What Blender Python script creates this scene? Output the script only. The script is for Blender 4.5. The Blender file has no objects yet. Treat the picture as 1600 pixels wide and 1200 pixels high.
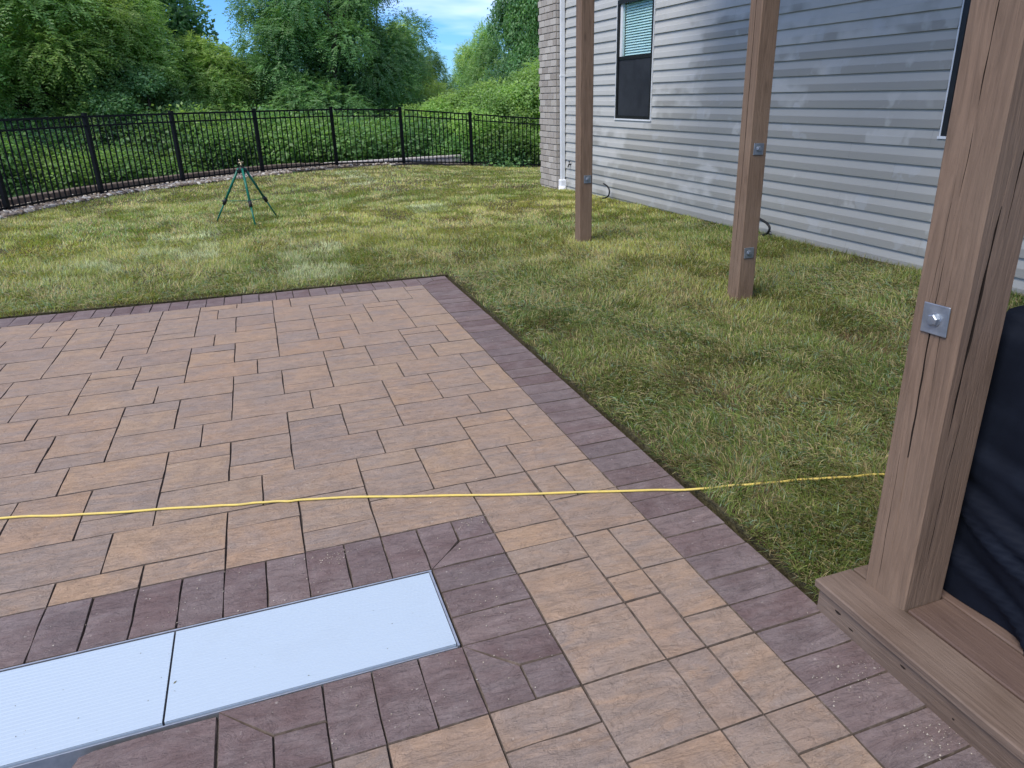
import bpy, bmesh, math, random
import numpy as np
from mathutils import Vector, Matrix

# ------------------------------------------------------------------ camera
sc = bpy.context.scene
C = sc.collection
f_px, pitch, roll, yaw, ppx, ppy = 1125.478, 0.3710, -0.0146, 0.3572, 841.712, 589.250
cam_d = bpy.data.cameras.new("camera")
cam_o = bpy.data.objects.new("camera", cam_d)
C.objects.link(cam_o)
fwd = Vector((math.sin(yaw)*math.cos(pitch), math.cos(yaw)*math.cos(pitch), -math.sin(pitch)))
rgt = Vector((math.cos(yaw), -math.sin(yaw), 0.0))
upv = rgt.cross(fwd)
r2 = math.cos(roll)*rgt + math.sin(roll)*upv
u2 = -math.sin(roll)*rgt + math.cos(roll)*upv
cam_o.matrix_world = Matrix(((r2.x, u2.x, -fwd.x, 0), (r2.y, u2.y, -fwd.y, 0), (r2.z, u2.z, -fwd.z, 1.6), (0, 0, 0, 1)))
cam_d.sensor_width = 36.0
cam_d.lens = f_px/1600*36.0
cam_d.shift_x = -(ppx-800)/1600
cam_d.shift_y = -(600-ppy)/1600
cam_d.clip_start = 0.05
cam_d.clip_end = 2000
sc.camera = cam_o

# ------------------------------------------------------------------ world and sun
SUN_EL, SUN_AZ = math.radians(54), math.radians(-118)      # azimuth from +Y towards +X
world = bpy.data.worlds.new("World"); sc.world = world; world.use_nodes = True
wn = world.node_tree; wn.nodes.clear()
def WN(t, **k):
    n = wn.nodes.new(t)
    for a, b in k.items(): setattr(n, a, b)
    return n
wout = WN('ShaderNodeOutputWorld'); wbg = WN('ShaderNodeBackground')
sky = WN('ShaderNodeTexSky', sky_type='NISHITA', sun_disc=False, sun_elevation=SUN_EL, sun_rotation=SUN_AZ,
         altitude=200, air_density=1.0, dust_density=0.3, ozone_density=4.0)
tint = WN('ShaderNodeMix', data_type='RGBA', blend_type='MULTIPLY'); tint.inputs[0].default_value = 1.0
tint.inputs['B'].default_value = (0.165, 0.295, 0.50, 1)
wn.links.new(sky.outputs[0], tint.inputs['A'])
tc = WN('ShaderNodeTexCoord'); mp = WN('ShaderNodeMapping'); mp.inputs['Scale'].default_value = (1.1, 1.1, 6.0); mp.inputs['Location'].default_value = (2, 7, 2)
wn.links.new(tc.outputs['Generated'], mp.inputs['Vector'])
nz = WN('ShaderNodeTexNoise'); nz.inputs['Scale'].default_value = 2.2; nz.inputs['Detail'].default_value = 5; nz.inputs['Roughness'].default_value = 0.5
wn.links.new(mp.outputs[0], nz.inputs['Vector'])
cr = WN('ShaderNodeValToRGB'); cr.color_ramp.elements[0].position = 0.44; cr.color_ramp.elements[1].position = 0.78; cr.color_ramp.elements[1].color = (0.56, 0.56, 0.56, 1)
wn.links.new(nz.outputs['Fac'], cr.inputs[0])
cl = WN('ShaderNodeMix', data_type='RGBA'); cl.inputs['B'].default_value = (7.7, 7.15, 6.35, 1)
wn.links.new(cr.outputs[0], cl.inputs[0]); wn.links.new(tint.outputs['Result'], cl.inputs['A'])
wn.links.new(cl.outputs['Result'], wbg.inputs['Color'])
wbg.inputs['Strength'].default_value = 0.14
wn.links.new(wbg.outputs[0], wout.inputs[0])

sun_d = bpy.data.lights.new("sun", 'SUN'); sun_d.energy = 1.3; sun_d.angle = math.radians(30); sun_d.color = (1.0, 0.94, 0.84)
sun_o = bpy.data.objects.new("sun", sun_d); C.objects.link(sun_o)
sdir = Vector((math.sin(SUN_AZ)*math.cos(SUN_EL), math.cos(SUN_AZ)*math.cos(SUN_EL), math.sin(SUN_EL)))
sun_o.rotation_euler = (-sdir).to_track_quat('-Z', 'Y').to_euler()

vs = sc.view_settings
vs.view_transform = 'Standard'; vs.look = 'None'; vs.gamma = 1; vs.use_curve_mapping = False; vs.exposure = 1.55

# ------------------------------------------------------------------ helpers
rnd = random.Random(7)
rng = np.random.default_rng(7)
def tag(o, label=None, cat=None, group=None, kind=None):
    if label: o['label'] = label
    if cat: o['category'] = cat
    if group: o['group'] = group
    if kind: o['kind'] = kind
    return o
def empty(name, loc=(0, 0, 0), rz=0.0, **k):
    o = bpy.data.objects.new(name, None); C.objects.link(o); o.location = loc; o.rotation_euler = (0, 0, rz)
    o.empty_display_size = 0.1
    return tag(o, **k)
def link(name, me, mat=None, parent=None, **k):
    o = bpy.data.objects.new(name, me); C.objects.link(o)
    if mat is not None and len(me.materials) == 0: me.materials.append(mat)
    if parent is not None: o.parent = parent
    return tag(o, **k)
class MB:
    """collects primitives, then links them as one mesh object"""
    def __init__(s): s.v = []; s.f = []; s.sm = []
    def add(s, vs_, fs, smooth=False):
        n = len(s.v); s.v += [tuple(v) for v in vs_]; s.f += [tuple(i+n for i in f) for f in fs]; s.sm += [smooth]*len(fs); return s
    def box(s, x0, y0, z0, x1, y1, z1, M=None):
        vs_ = [Vector(p) for p in ((x0,y0,z0),(x1,y0,z0),(x1,y1,z0),(x0,y1,z0),(x0,y0,z1),(x1,y0,z1),(x1,y1,z1),(x0,y1,z1))]
        if M is not None: vs_ = [M @ v for v in vs_]
        return s.add(vs_, [(0,3,2,1),(4,5,6,7),(0,1,5,4),(1,2,6,5),(2,3,7,6),(3,0,4,7)])
    def cbox(s, x0, y0, z0, x1, y1, z1, c=0.004, M=None):
        """box with all edges chamfered"""
        bm = bmesh.new(); bmesh.ops.create_cube(bm, size=1)
        for v in bm.verts: v.co = Vector(((x0+x1)/2+v.co.x*(x1-x0), (y0+y1)/2+v.co.y*(y1-y0), (z0+z1)/2+v.co.z*(z1-z0)))
        bmesh.ops.bevel(bm, geom=bm.edges[:]+bm.verts[:], offset=c, segments=1, affect='EDGES', profile=0.5)
        if M is not None: bm.transform(M)
        bm.verts.index_update()
        s.add([v.co[:] for v in bm.verts], [[v.index for v in f.verts] for f in bm.faces]); bm.free(); return s
    def tube(s, pts, r, n=8, cap=True):
        pts = [Vector(p) for p in pts]; rs = r if isinstance(r, (list, tuple)) else [r]*len(pts)
        rings = []; prev = None
        for i, p in enumerate(pts):
            d = (pts[min(i+1, len(pts)-1)]-pts[max(i-1, 0)]).normalized()
            a = d.orthogonal().normalized() if prev is None else (prev - d*prev.dot(d)).normalized()
            prev = a; b = d.cross(a)
            rings.append([p+(a*math.cos(t)+b*math.sin(t))*rs[i] for t in [2*math.pi*k/n for k in range(n)]])
        vs_ = [v for R in rings for v in R]; fs = []
        for i in range(len(pts)-1):
            for k in range(n):
                a0 = i*n+k; a1 = i*n+(k+1) % n; fs.append((a0, a1, a1+n, a0+n))
        if cap: fs.append(tuple(range(n-1, -1, -1))); fs.append(tuple(range((len(pts)-1)*n, len(pts)*n)))
        return s.add(vs_, fs, True)
    def mesh(s, name):
        me = bpy.data.meshes.new(name); me.from_pydata(s.v, [], s.f); me.polygons.foreach_set('use_smooth', s.sm); me.update(); return me
    def build(s, name, mat, parent=None, **k): return link(name, s.mesh(name), mat, parent, **k)
def np_mesh(name, V, F, col=None, smooth=False, nper=3):
    me = bpy.data.meshes.new(name)
    V = np.asarray(V, np.float32); F = np.asarray(F, np.int32)
    me.vertices.add(len(V)); me.vertices.foreach_set('co', V.ravel())
    me.loops.add(F.size); me.loops.foreach_set('vertex_index', F.ravel())
    me.polygons.add(len(F)); me.polygons.foreach_set('loop_start', np.arange(0, F.size, F.shape[1], dtype=np.int32))
    me.polygons.foreach_set('use_smooth', np.full(len(F), smooth))
    me.update(calc_edges=True)
    if col is not None:
        a = me.color_attributes.new('tone', 'FLOAT_COLOR', 'POINT')
        c4 = np.ones((len(V), 4), np.float32); c4[:, :3] = col; a.data.foreach_set('color', c4.ravel())
    return me
# smooth 2-D value noise for numpy
_lat = rng.random((256, 256)).astype(np.float32)
def vnoise(x, y):
    x = np.asarray(x, float); y = np.asarray(y, float)
    xi = np.floor(x).astype(int); yi = np.floor(y).astype(int); fx = x-xi; fy = y-yi
    fx = fx*fx*(3-2*fx); fy = fy*fy*(3-2*fy); g = lambda a, b: _lat[a % 256, b % 256]
    return (g(xi, yi)*(1-fx)+g(xi+1, yi)*fx)*(1-fy)+(g(xi, yi+1)*(1-fx)+g(xi+1, yi+1)*fx)*fy
def fbm(x, y, o=3): return sum(vnoise(x*2**i+17*i, y*2**i+31*i)*0.5**i for i in range(o))/sum(0.5**i for i in range(o))
def sstep(a, b, t): t = np.clip((t-a)/(b-a), 0, 1); return t*t*(3-2*t)

# ------------------------------------------------------------------ materials
class NT:
    def __init__(s, name):
        s.m = bpy.data.materials.new(name); s.m.use_nodes = True; s.t = s.m.node_tree; s.t.nodes.clear()
        s.out = s.n('ShaderNodeOutputMaterial'); s.b = s.n('ShaderNodeBsdfPrincipled'); s.l(s.b.outputs[0], s.out.inputs[0])
        s.b.inputs['Specular IOR Level'].default_value = 0.3
    def n(s, t, **k):
        n = s.t.nodes.new(t)
        for a, b in k.items(): setattr(n, a, b)
        return n
    def l(s, a, b): s.t.links.new(a, b)
    def coord(s, kind='Object', scale=(1, 1, 1), rot=(0, 0, 0), rand=0.0):
        tc = s.n('ShaderNodeTexCoord'); mp = s.n('ShaderNodeMapping'); mp.inputs['Scale'].default_value = scale; mp.inputs['Rotation'].default_value = rot
        if kind == 'World':
            g = s.n('ShaderNodeNewGeometry'); s.l(g.outputs['Position'], mp.inputs['Vector'])
        else: s.l(tc.outputs[kind], mp.inputs['Vector'])
        if rand:
            oi = s.n('ShaderNodeObjectInfo'); mu = s.n('ShaderNodeMath', operation='MULTIPLY'); mu.inputs[1].default_value = rand
            s.l(oi.outputs['Random'], mu.inputs[0]); cx = s.n('ShaderNodeCombineXYZ')
            for i in range(3): s.l(mu.outputs[0], cx.inputs[i])
            s.l(cx.outputs[0], mp.inputs['Location'])
        return mp.outputs[0]
    def noise(s, vec, scale, detail=4, rough=0.55, dist=0.0, out='Fac'):
        n = s.n('ShaderNodeTexNoise'); n.inputs['Scale'].default_value = scale; n.inputs['Detail'].default_value = detail
        n.inputs['Roughness'].default_value = rough; n.inputs['Distortion'].default_value = dist
        s.l(vec, n.inputs['Vector']); return n.outputs[out]
    def ramp(s, fac, stops, interp='LINEAR'):
        r = s.n('ShaderNodeValToRGB'); r.color_ramp.interpolation = interp; e = r.color_ramp.elements
        while len(e) < len(stops): e.new(0.5)
        for i, (p, c) in enumerate(stops): e[i].position = p; e[i].color = (*c, 1) if len(c) == 3 else c
        s.l(fac, r.inputs[0]); return r.outputs[0]
    def mix(s, fac, a, b, blend='MIX'):
        m = s.n('ShaderNodeMix', data_type='RGBA', blend_type=blend)
        for sock, v in ((m.inputs[0], fac), (m.inputs['A'], a), (m.inputs['B'], b)):
            if isinstance(v, (int, float)): sock.default_value = v
            elif isinstance(v, (tuple, list)): sock.default_value = (*v, 1) if len(v) == 3 else v
            else: s.l(v, sock)
        return m.outputs['Result']
    def math(s, op, a, b=0.0):
        m = s.n('ShaderNodeMath', operation=op)
        for i, v in enumerate((a, b)):
            if isinstance(v, (int, float)): m.inputs[i].default_value = v
            else: s.l(v, m.inputs[i])
        return m.outputs[0]
    def bump(s, h, strength=0.5, dist=0.01, prev=None):
        b = s.n('ShaderNodeBump'); b.inputs['Strength'].default_value = strength; b.inputs['Distance'].default_value = dist
        s.l(h, b.inputs['Height'])
        if prev is not None: s.l(prev, b.inputs['Normal'])
        return b.outputs[0]
    def set(s, color=None, rough=None, normal=None, metal=None, **k):
        for nm, v in (('Base Color', color), ('Roughness', rough), ('Normal', normal), ('Metallic', metal)):
            if v is None: continue
            if isinstance(v, (int, float)): s.b.inputs[nm].default_value = v
            elif isinstance(v, tuple): s.b.inputs[nm].default_value = (*v, 1)
            else: s.l(v, s.b.inputs[nm])
        for nm, v in k.items(): s.b.inputs[nm.replace('_', ' ')].default_value = v
        return s.m
    def objrand(s): return s.n('ShaderNodeObjectInfo').outputs['Random']

def paver_mat(name, dark):
    t = NT(name); v = t.coord('Object', (1, 1, 1), rand=60)
    vs_ = t.coord('Object', (2.2, 9, 4), (0, 0, 0.16), rand=41)
    r = t.objrand()
    n1 = t.noise(v, 5.5, 5, 0.6, 0.6); n2 = t.noise(vs_, 1.6, 6, 0.62, 1.2); fine = t.noise(v, 160, 3, 0.7)
    if dark:
        base = t.ramp(r, [(0, (0.125, 0.085, 0.085)), (0.35, (0.165, 0.118, 0.116)), (0.65, (0.145, 0.115, 0.118)), (1, (0.195, 0.147, 0.140))])
        alt = (0.205, 0.168, 0.168); low = (0.110, 0.070, 0.068)
    else:
        base = t.ramp(r, [(0, (0.370, 0.262, 0.185)), (0.2, (0.335, 0.255, 0.200)), (0.4, (0.305, 0.240, 0.200)), (0.55, (0.370, 0.260, 0.185)), (0.72, (0.270, 0.218, 0.192)), (0.86, (0.355, 0.268, 0.200)), (1, (0.390, 0.275, 0.190))])
        alt = (0.275, 0.228, 0.206); low = (0.395, 0.265, 0.175)
    k1 = t.ramp(n1, [(0.40, (0, 0, 0)), (0.66, (1, 1, 1))])
    c = t.mix(t.math('MULTIPLY', k1, 0.75), base, alt)
    k2 = t.ramp(n2, [(0.46, (0, 0, 0)), (0.70, (1, 1, 1))])
    c = t.mix(t.math('MULTIPLY', k2, 0.55), c, low)
    # pale lime bloom and scuffs
    n3 = t.noise(t.coord('Object', (1, 1, 1), rand=23), 9, 7, 0.75)
    k3 = t.ramp(n3, [(0.60, (0, 0, 0)), (0.80, (1, 1, 1))])
    c = t.mix(t.math('MULTIPLY', k3, 0.5), c, (0.40, 0.37, 0.34) if not dark else (0.33, 0.29, 0.27))
    # big worn film patches across the whole floor
    nw = t.noise(t.coord('World'), 0.9, 4, 0.6); kw = t.ramp(nw, [(0.5, (0, 0, 0)), (0.75, (1, 1, 1))])
    c = t.mix(t.math('MULTIPLY', kw, 0.25), c, (0.30, 0.27, 0.25) if not dark else (0.2, 0.18, 0.18))
    # pits and specks
    sp = t.ramp(t.noise(v, 60, 2, 0.5), [(0.70, (0, 0, 0)), (0.76, (1, 1, 1))])
    c = t.mix(t.math('MULTIPLY', sp, 0.35), c, (0.55, 0.52, 0.47))
    c = t.mix(t.ramp(fine, [(0.3, (0.72, 0.72, 0.72)), (0.7, (1.22, 1.22, 1.22))]), c, c) if False else t.mix(1.0, c, t.ramp(fine, [(0.25, (0.74, 0.74, 0.74)), (0.75, (1.0, 1.0, 1.0))]), 'MULTIPLY')
    h1 = t.noise(vs_, 2.2, 8, 0.66, 1.8); h2 = t.noise(v, 14, 8, 0.68, 0.8)
    rg = t.math('ABSOLUTE', t.math('SUBTRACT', t.noise(t.coord('Object', (3.2, 7, 4), (0, 0, 0.5), rand=77), 1.5, 5, 0.6, 2.0), 0.5))
    rg = t.ramp(rg, [(0.0, (0, 0, 0)), (0.035, (0.85, 0.85, 0.85)), (0.2, (1, 1, 1))])
    c = t.mix(1.0, c, t.ramp(rg, [(0.0, (0.86, 0.86, 0.86)), (0.5, (1, 1, 1))]), 'MULTIPLY')
    c = t.mix(1.0, c, t.ramp(h2, [(0.3, (0.80, 0.80, 0.80)), (0.7, (1.0, 1.0, 1.0))]), 'MULTIPLY')
    nb = t.bump(h1, 0.8, 0.018); nb = t.bump(rg, 0.5, 0.003, nb); nb = t.bump(h2, 0.7, 0.008, nb); nb = t.bump(fine, 0.7, 0.002, nb)
    c = t.mix(1.0, c, (1.24, 1.19, 1.11) if not dark else (1.38, 1.34, 1.26), 'MULTIPLY')
    return t.set(color=c, rough=0.80, normal=nb)
M = {}
M['tan'] = paver_mat('tan_riven_concrete', False)
M['plum'] = paver_mat('plum_riven_concrete', True)
t = NT('joint_sand'); v = t.coord('World')
M['sand'] = t.set(color=t.ramp(t.noise(v, 90, 5, 0.7), [(0.3, (0.035, 0.026, 0.02)), (0.62, (0.10, 0.08, 0.062)), (0.8, (0.30, 0.25, 0.19))]), rough=0.95, normal=t.bump(t.noise(v, 300, 3), 0.6, 0.004))
t = NT('paver_edge_dirt'); v = t.coord('World')
M['edge'] = t.set(color=t.ramp(t.noise(v, 30, 5, 0.7), [(0.3, (0.070, 0.052, 0.040)), (0.55, (0.135, 0.104, 0.082)), (0.75, (0.26, 0.21, 0.17))]), rough=0.95)
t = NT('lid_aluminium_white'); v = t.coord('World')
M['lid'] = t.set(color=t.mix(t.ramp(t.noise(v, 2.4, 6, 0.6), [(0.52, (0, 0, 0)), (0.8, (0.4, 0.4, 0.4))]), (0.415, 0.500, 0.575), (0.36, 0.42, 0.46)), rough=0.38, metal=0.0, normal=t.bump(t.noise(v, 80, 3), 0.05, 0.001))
t = NT('brushed_aluminium'); v = t.coord('World')
M['alu'] = t.set(color=t.ramp(t.noise(v, 40, 3), [(0.3, (0.42, 0.45, 0.48)), (0.7, (0.56, 0.58, 0.60))]), rough=0.42, metal=0.7)
t = NT('navy_pool_cover'); M['pool'] = t.set(color=t.ramp(t.noise(t.coord('World'), 8), [(0.3, (0.008, 0.015, 0.04)), (0.7, (0.012, 0.022, 0.055))]), rough=0.35)
t = NT('debris_specks'); M['debris'] = t.set(color=t.ramp(t.noise(t.coord('World'), 20), [(0.4, (0.05, 0.04, 0.02)), (0.6, (0.16, 0.14, 0.05))]), rough=0.9)

def wood_mat(name, base, worn, dark, along='Z', scale=1.0, worn_amt=0.35):
    t = NT(name)
    sc_ = {'Z': (9, 9, 0.55), 'Y': (9, 0.55, 9), 'X': (0.55, 9, 9)}[along]
    v = t.coord('Object', tuple(a*scale for a in sc_), rand=7); vo = t.coord('Object', (1, 1, 1), rand=7)
    g1 = t.noise(v, 3.0, 6, 0.65, 2.2); g2 = t.noise(v, 11, 5, 0.7, 0.6); big = t.noise(vo, 1.6, 4, 0.6)
    c = t.mix(t.ramp(g1, [(0.36, (0, 0, 0)), (0.66, (1, 1, 1))]), base, dark)
    c = t.mix(t.math('MULTIPLY', t.ramp(big, [(0.42, (0, 0, 0)), (0.68, (1, 1, 1))]), worn_amt), c, worn)
    c = t.mix(t.math('MULTIPLY', t.ramp(g2, [(0.60, (0, 0, 0)), (0.76, (1, 1, 1))]), 0.45), c, tuple(a*0.45 for a in base))
    sc2 = t.ramp(t.noise(vo, 22, 7, 0.78, 0.4), [(0.68, (0, 0, 0)), (0.80, (1, 1, 1))])
    c = t.mix(t.math('MULTIPLY', sc2, 0.35), c, (0.36, 0.31, 0.27))
    vo2 = t.n('ShaderNodeTexVoronoi'); vo2.inputs['Scale'].default_value = 1.0; t.l(t.coord('Object', {'Z': (7, 7, 2.1), 'Y': (7, 2.1, 7), 'X': (2.1, 7, 7)}[along], rand=13), vo2.inputs['Vector'])
    kn = t.ramp(vo2.outputs['Distance'], [(0.0, (1, 1, 1)), (0.045, (1, 1, 1)), (0.10, (0.25, 0.25, 0.25)), (0.17, (0, 0, 0))]); c = t.mix(t.math('MULTIPLY', kn, 0.6), c, tuple(a*0.5 for a in dark))
    nb = t.bump(g1, 0.55, 0.007); nb = t.bump(g2, 0.55, 0.0035, nb); nb = t.bump(t.noise(vo, 30, 5, 0.7), 0.25, 0.003, nb)
    return t.set(color=c, rough=0.72, normal=nb)
M['post'] = wood_mat('brown_stained_post', (0.218, 0.143, 0.095), (0.262, 0.188, 0.132), (0.135, 0.088, 0.058))
M['board'] = wood_mat('brown_stained_board', (0.165, 0.115, 0.083), (0.225, 0.170, 0.132), (0.115, 0.078, 0.056), 'Y', 1.0, 0.6)
M['board_red'] = wood_mat('reddish_stained_board', (0.140, 0.092, 0.070), (0.175, 0.132, 0.106), (0.100, 0.064, 0.050), 'Y', 1.0, 0.4)
t = NT('crack_dark'); M['crack'] = t.set(color=(0.018, 0.012, 0.009), rough=1.0)
t = NT('galvanised_steel'); v = t.coord('Object')
M['galv'] = t.set(color=t.ramp(t.noise(v, 30, 5, 0.6), [(0.3, (0.22, 0.25, 0.29)), (0.7, (0.36, 0.39, 0.43))]), rough=t.ramp(t.noise(v, 50, 4), [(0.3, (0.32, 0.32, 0.32)), (0.7, (0.5, 0.5, 0.5))]), metal=0.75, normal=t.bump(t.noise(v, 60, 3), 0.2, 0.002))
# siding: chalky vinyl with washed-off patches that have hard, ragged edges
t = NT('grey_vinyl_siding'); v2 = t.coord('World', (1, 1, 1))
zc = t.n('ShaderNodeSeparateXYZ'); t.l(v2, zc.inputs[0])
crs_ = t.math('DIVIDE', t.math('ADD', zc.outputs['Z'], 5*0.1583-(1.613-12*0.1583)), 0.1583); row_ = t.math('FLOOR', crs_); fr_ = t.math('FRACT', crs_)
def per_row(ky, kr, sc_, det, seed):
    cb = t.n('ShaderNodeCombineXYZ'); t.l(t.math('MULTIPLY', zc.outputs['Y'], ky), cb.inputs[0]); t.l(t.math('MULTIPLY', row_, kr), cb.inputs[1]); t.l(t.math('MULTIPLY', fr_, 0.10), cb.inputs[2])
    ad = t.n('ShaderNodeVectorMath', operation='ADD'); ad.inputs[1].default_value = (seed, seed*1.7, seed*0.3); t.l(cb.outputs[0], ad.inputs[0]); return t.noise(ad.outputs[0], sc_, det, 0.6)
# damp, darker film: widest low and towards the viewer, stepping course by course
bias = t.math('ADD', t.math('MULTIPLY', zc.outputs['Z'], -0.085), t.math('MULTIPLY', zc.outputs['Y'], -0.030))
wet = t.math('ADD', t.math('ADD', per_row(0.42, 0.16, 1.3, 4, 3.1), bias), 0.37)
kw = t.ramp(wet, [(0.475, (0, 0, 0)), (0.53, (1, 1, 1))])
flat = t.ramp(fr_, [(0.44, (1, 1, 1)), (0.50, (0.42, 0.42, 0.42))])
n2 = per_row(0.8, 0.41, 2.2, 4, 9.0); dry = t.ramp(n2, [(0.62, (1, 1, 1)), (0.66, (0.35, 0.35, 0.35))])
c = t.mix(t.math('MULTIPLY', t.math('MULTIPLY', kw, flat), t.math('MULTIPLY', dry, 0.95)), (0.455, 0.452, 0.420), (0.285, 0.280, 0.250))
k2 = t.ramp(per_row(0.6, 0.8, 3.0, 4, 21.0), [(0.60, (0, 0, 0)), (0.63, (1, 1, 1))]); c = t.mix(t.math('MULTIPLY', k2, 0.3), c, (0.44, 0.46, 0.47))
dirt = t.ramp(t.noise(v2, 3.5, 6, 0.7), [(0.5, (0, 0, 0)), (0.8, (1, 1, 1))]); c = t.mix(t.math('MULTIPLY', dirt, 0.22), c, (0.26, 0.25, 0.20))
M['siding'] = t.set(color=c, rough=0.5, normal=t.bump(t.noise(t.coord('World', (1, 0.3, 3)), 3, 4), 0.12, 0.01))
t = NT('white_trim'); v = t.coord('World'); M['trim'] = t.set(color=t.ramp(t.noise(v, 4, 5, 0.6), [(0.35, (0.62, 0.64, 0.65)), (0.7, (0.74, 0.75, 0.75))]), rough=0.45)
t = NT('bright_pvc'); v = t.coord('World'); M['pvc'] = t.set(color=t.ramp(t.noise(v, 12, 3), [(0.35, (0.78, 0.80, 0.82)), (0.7, (0.86, 0.87, 0.88))]), rough=0.35)
t = NT('dark_window_frame'); v = t.coord('World'); M['frame'] = t.set(color=t.ramp(t.noise(v, 6, 3), [(0.35, (0.010, 0.011, 0.013)), (0.7, (0.016, 0.017, 0.019))]), rough=0.38)
t = NT('insect_screen'); v = t.coord('World'); 
M['screen'] = t.set(color=t.ramp(t.noise(v, 3.0, 6, 0.7), [(0.35, (0.016, 0.018, 0.022)), (0.75, (0.035, 0.039, 0.045))]), rough=0.6)
t = NT('window_blind'); v = t.coord('World'); M['blind'] = t.set(color=t.ramp(t.noise(v, 2, 3), [(0.3, (0.68, 0.86, 0.86)), (0.7, (0.78, 0.93, 0.92))]), rough=0.5)
t = NT('window_glass'); g = t.n('ShaderNodeBsdfGlossy'); g.inputs['Roughness'].default_value = 0.03; g.inputs['Color'].default_value = (0.75, 0.95, 0.92, 1)
tr = t.n('ShaderNodeBsdfTransparent'); tr.inputs['Color'].default_value = (0.95, 1.0, 1.0, 1); mx = t.n('ShaderNodeMixShader')
fr = t.n('ShaderNodeFresnel'); fr.inputs['IOR'].default_value = 1.5; t.l(t.math('MULTIPLY', fr.outputs[0], 0.22), mx.inputs[0]); t.l(tr.outputs[0], mx.inputs[1]); t.l(g.outputs[0], mx.inputs[2]); t.l(mx.outputs[0], t.out.inputs[0]); M['glass'] = t.m
t = NT('black_powder_coat'); v = t.coord('World'); M['fence'] = t.set(color=t.ramp(t.noise(v, 5), [(0.3, (0.0025, 0.003, 0.0035)), (0.7, (0.0045, 0.005, 0.006))]), rough=0.5, Specular_IOR_Level=0.15)
t = NT('black_rubber'); v = t.coord('Object'); M['rubber'] = t.set(color=t.ramp(t.noise(v, 30), [(0.3, (0.009, 0.009, 0.010)), (0.7, (0.02, 0.02, 0.022))]), rough=0.5)
t = NT('yellow_cord'); v = t.coord('World'); M['cord'] = t.set(color=t.mix(t.ramp(t.noise(v, 25, 5, 0.7), [(0.45, (0, 0, 0)), (0.75, (0.7, 0.7, 0.7))]), (0.72, 0.55, 0.13), (0.50, 0.39, 0.17)), rough=0.45)
t = NT('grill_cover_fabric'); v = t.coord('Object'); M['tarp'] = t.set(color=t.mix(t.ramp(t.noise(v, 5, 6, 0.7), [(0.45, (0, 0, 0)), (0.8, (0.8, 0.8, 0.8))]), (0.006, 0.008, 0.014), (0.012, 0.016, 0.026)), rough=0.7, normal=t.bump(t.noise(v, 250, 2), 0.2, 0.001), Specular_IOR_Level=0.12)
t = NT('brick_clay'); v = t.coord('Object', (1, 1, 1), rand=40); r = t.objrand()
c = t.ramp(r, [(0, (0.275, 0.240, 0.200)), (0.25, (0.43, 0.395, 0.34)), (0.5, (0.32, 0.280, 0.235)), (0.75, (0.49, 0.45, 0.39)), (1, (0.38, 0.34, 0.29))])
c = t.mix(t.ramp(t.noise(v, 18, 5, 0.7), [(0.45, (0, 0, 0)), (0.75, (0.6, 0.6, 0.6))]), c, (0.42, 0.39, 0.36))
M['brick'] = t.set(color=c, rough=0.9, normal=t.bump(t.noise(v, 60, 5), 0.5, 0.004))
t = NT('mortar'); v = t.coord('World'); M['mortar'] = t.set(color=t.ramp(t.noise(v, 60, 4), [(0.3, (0.17, 0.165, 0.15)), (0.7, (0.25, 0.24, 0.225))]), rough=0.95)
t = NT('retaining_block'); v = t.coord('Object', rand=30); r = t.objrand()
M['block'] = t.set(color=t.mix(t.ramp(t.noise(v, 9, 6, 0.7), [(0.4, (0, 0, 0)), (0.7, (1, 1, 1))]), t.ramp(r, [(0, (0.140, 0.105, 0.078)), (1, (0.20, 0.155, 0.115))]), (0.105, 0.082, 0.065)), rough=0.9, normal=t.bump(t.noise(v, 20, 6), 0.7, 0.02))
t = NT('pale_cap_block'); v = t.coord('Object', rand=30)
M['cap'] = t.set(color=t.ramp(t.noise(v, 7, 6, 0.7), [(0.35, (0.36, 0.32, 0.29)), (0.7, (0.54, 0.50, 0.46))]), rough=0.9, normal=t.bump(t.noise(v, 20, 6), 0.5, 0.02))
def tone_mat(name, rough=0.9, transl=0.0, spec=0.2, randhue=0.0, backmul=(1.2, 1.3, 0.6)):
    t = NT(name); a = t.n('ShaderNodeAttribute', attribute_name='tone'); c = a.outputs['Color']
    if randhue:
        oi = t.objrand(); c = t.mix(1.0, c, t.ramp(oi, [(0, (1.22, 1.18, 1.05)), (0.5, (1.10, 1.18, 1.12)), (1, (1.02, 1.14, 1.25))]), 'MULTIPLY')
    t.set(color=c, rough=rough); t.b.inputs['Specular IOR Level'].default_value = spec
    if transl:
        tl = t.n('ShaderNodeBsdfTranslucent'); mx = t.n('ShaderNodeMixShader'); mx.inputs[0].default_value = transl
        t.l(t.mix(1.0, c, backmul, 'MULTIPLY'), tl.inputs['Color']); t.l(t.b.outputs[0], mx.inputs[1]); t.l(tl.outputs[0], mx.inputs[2]); t.l(mx.outputs[0], t.out.inputs[0])
    return t.m
M['grass'] = tone_mat('grass_blades', 0.6, 0.35, 0.2)
M['leaf'] = tone_mat('tree_leaves', 0.42, 0.5, 0.5, 1.0, (1.45, 1.5, 0.9))
M['stone'] = tone_mat('river_stones', 0.8)
t = NT('bark'); v = t.coord('Object', (6, 6, 1)); M['bark'] = t.set(color=t.ramp(t.noise(v, 4, 6, 0.7), [(0.35, (0.035, 0.027, 0.020)), (0.7, (0.10, 0.082, 0.065))]), rough=0.95, normal=t.bump(t.noise(v, 6, 5), 0.8, 0.03))
t = NT('lawn_soil_thatch'); v = t.coord('World')
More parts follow.
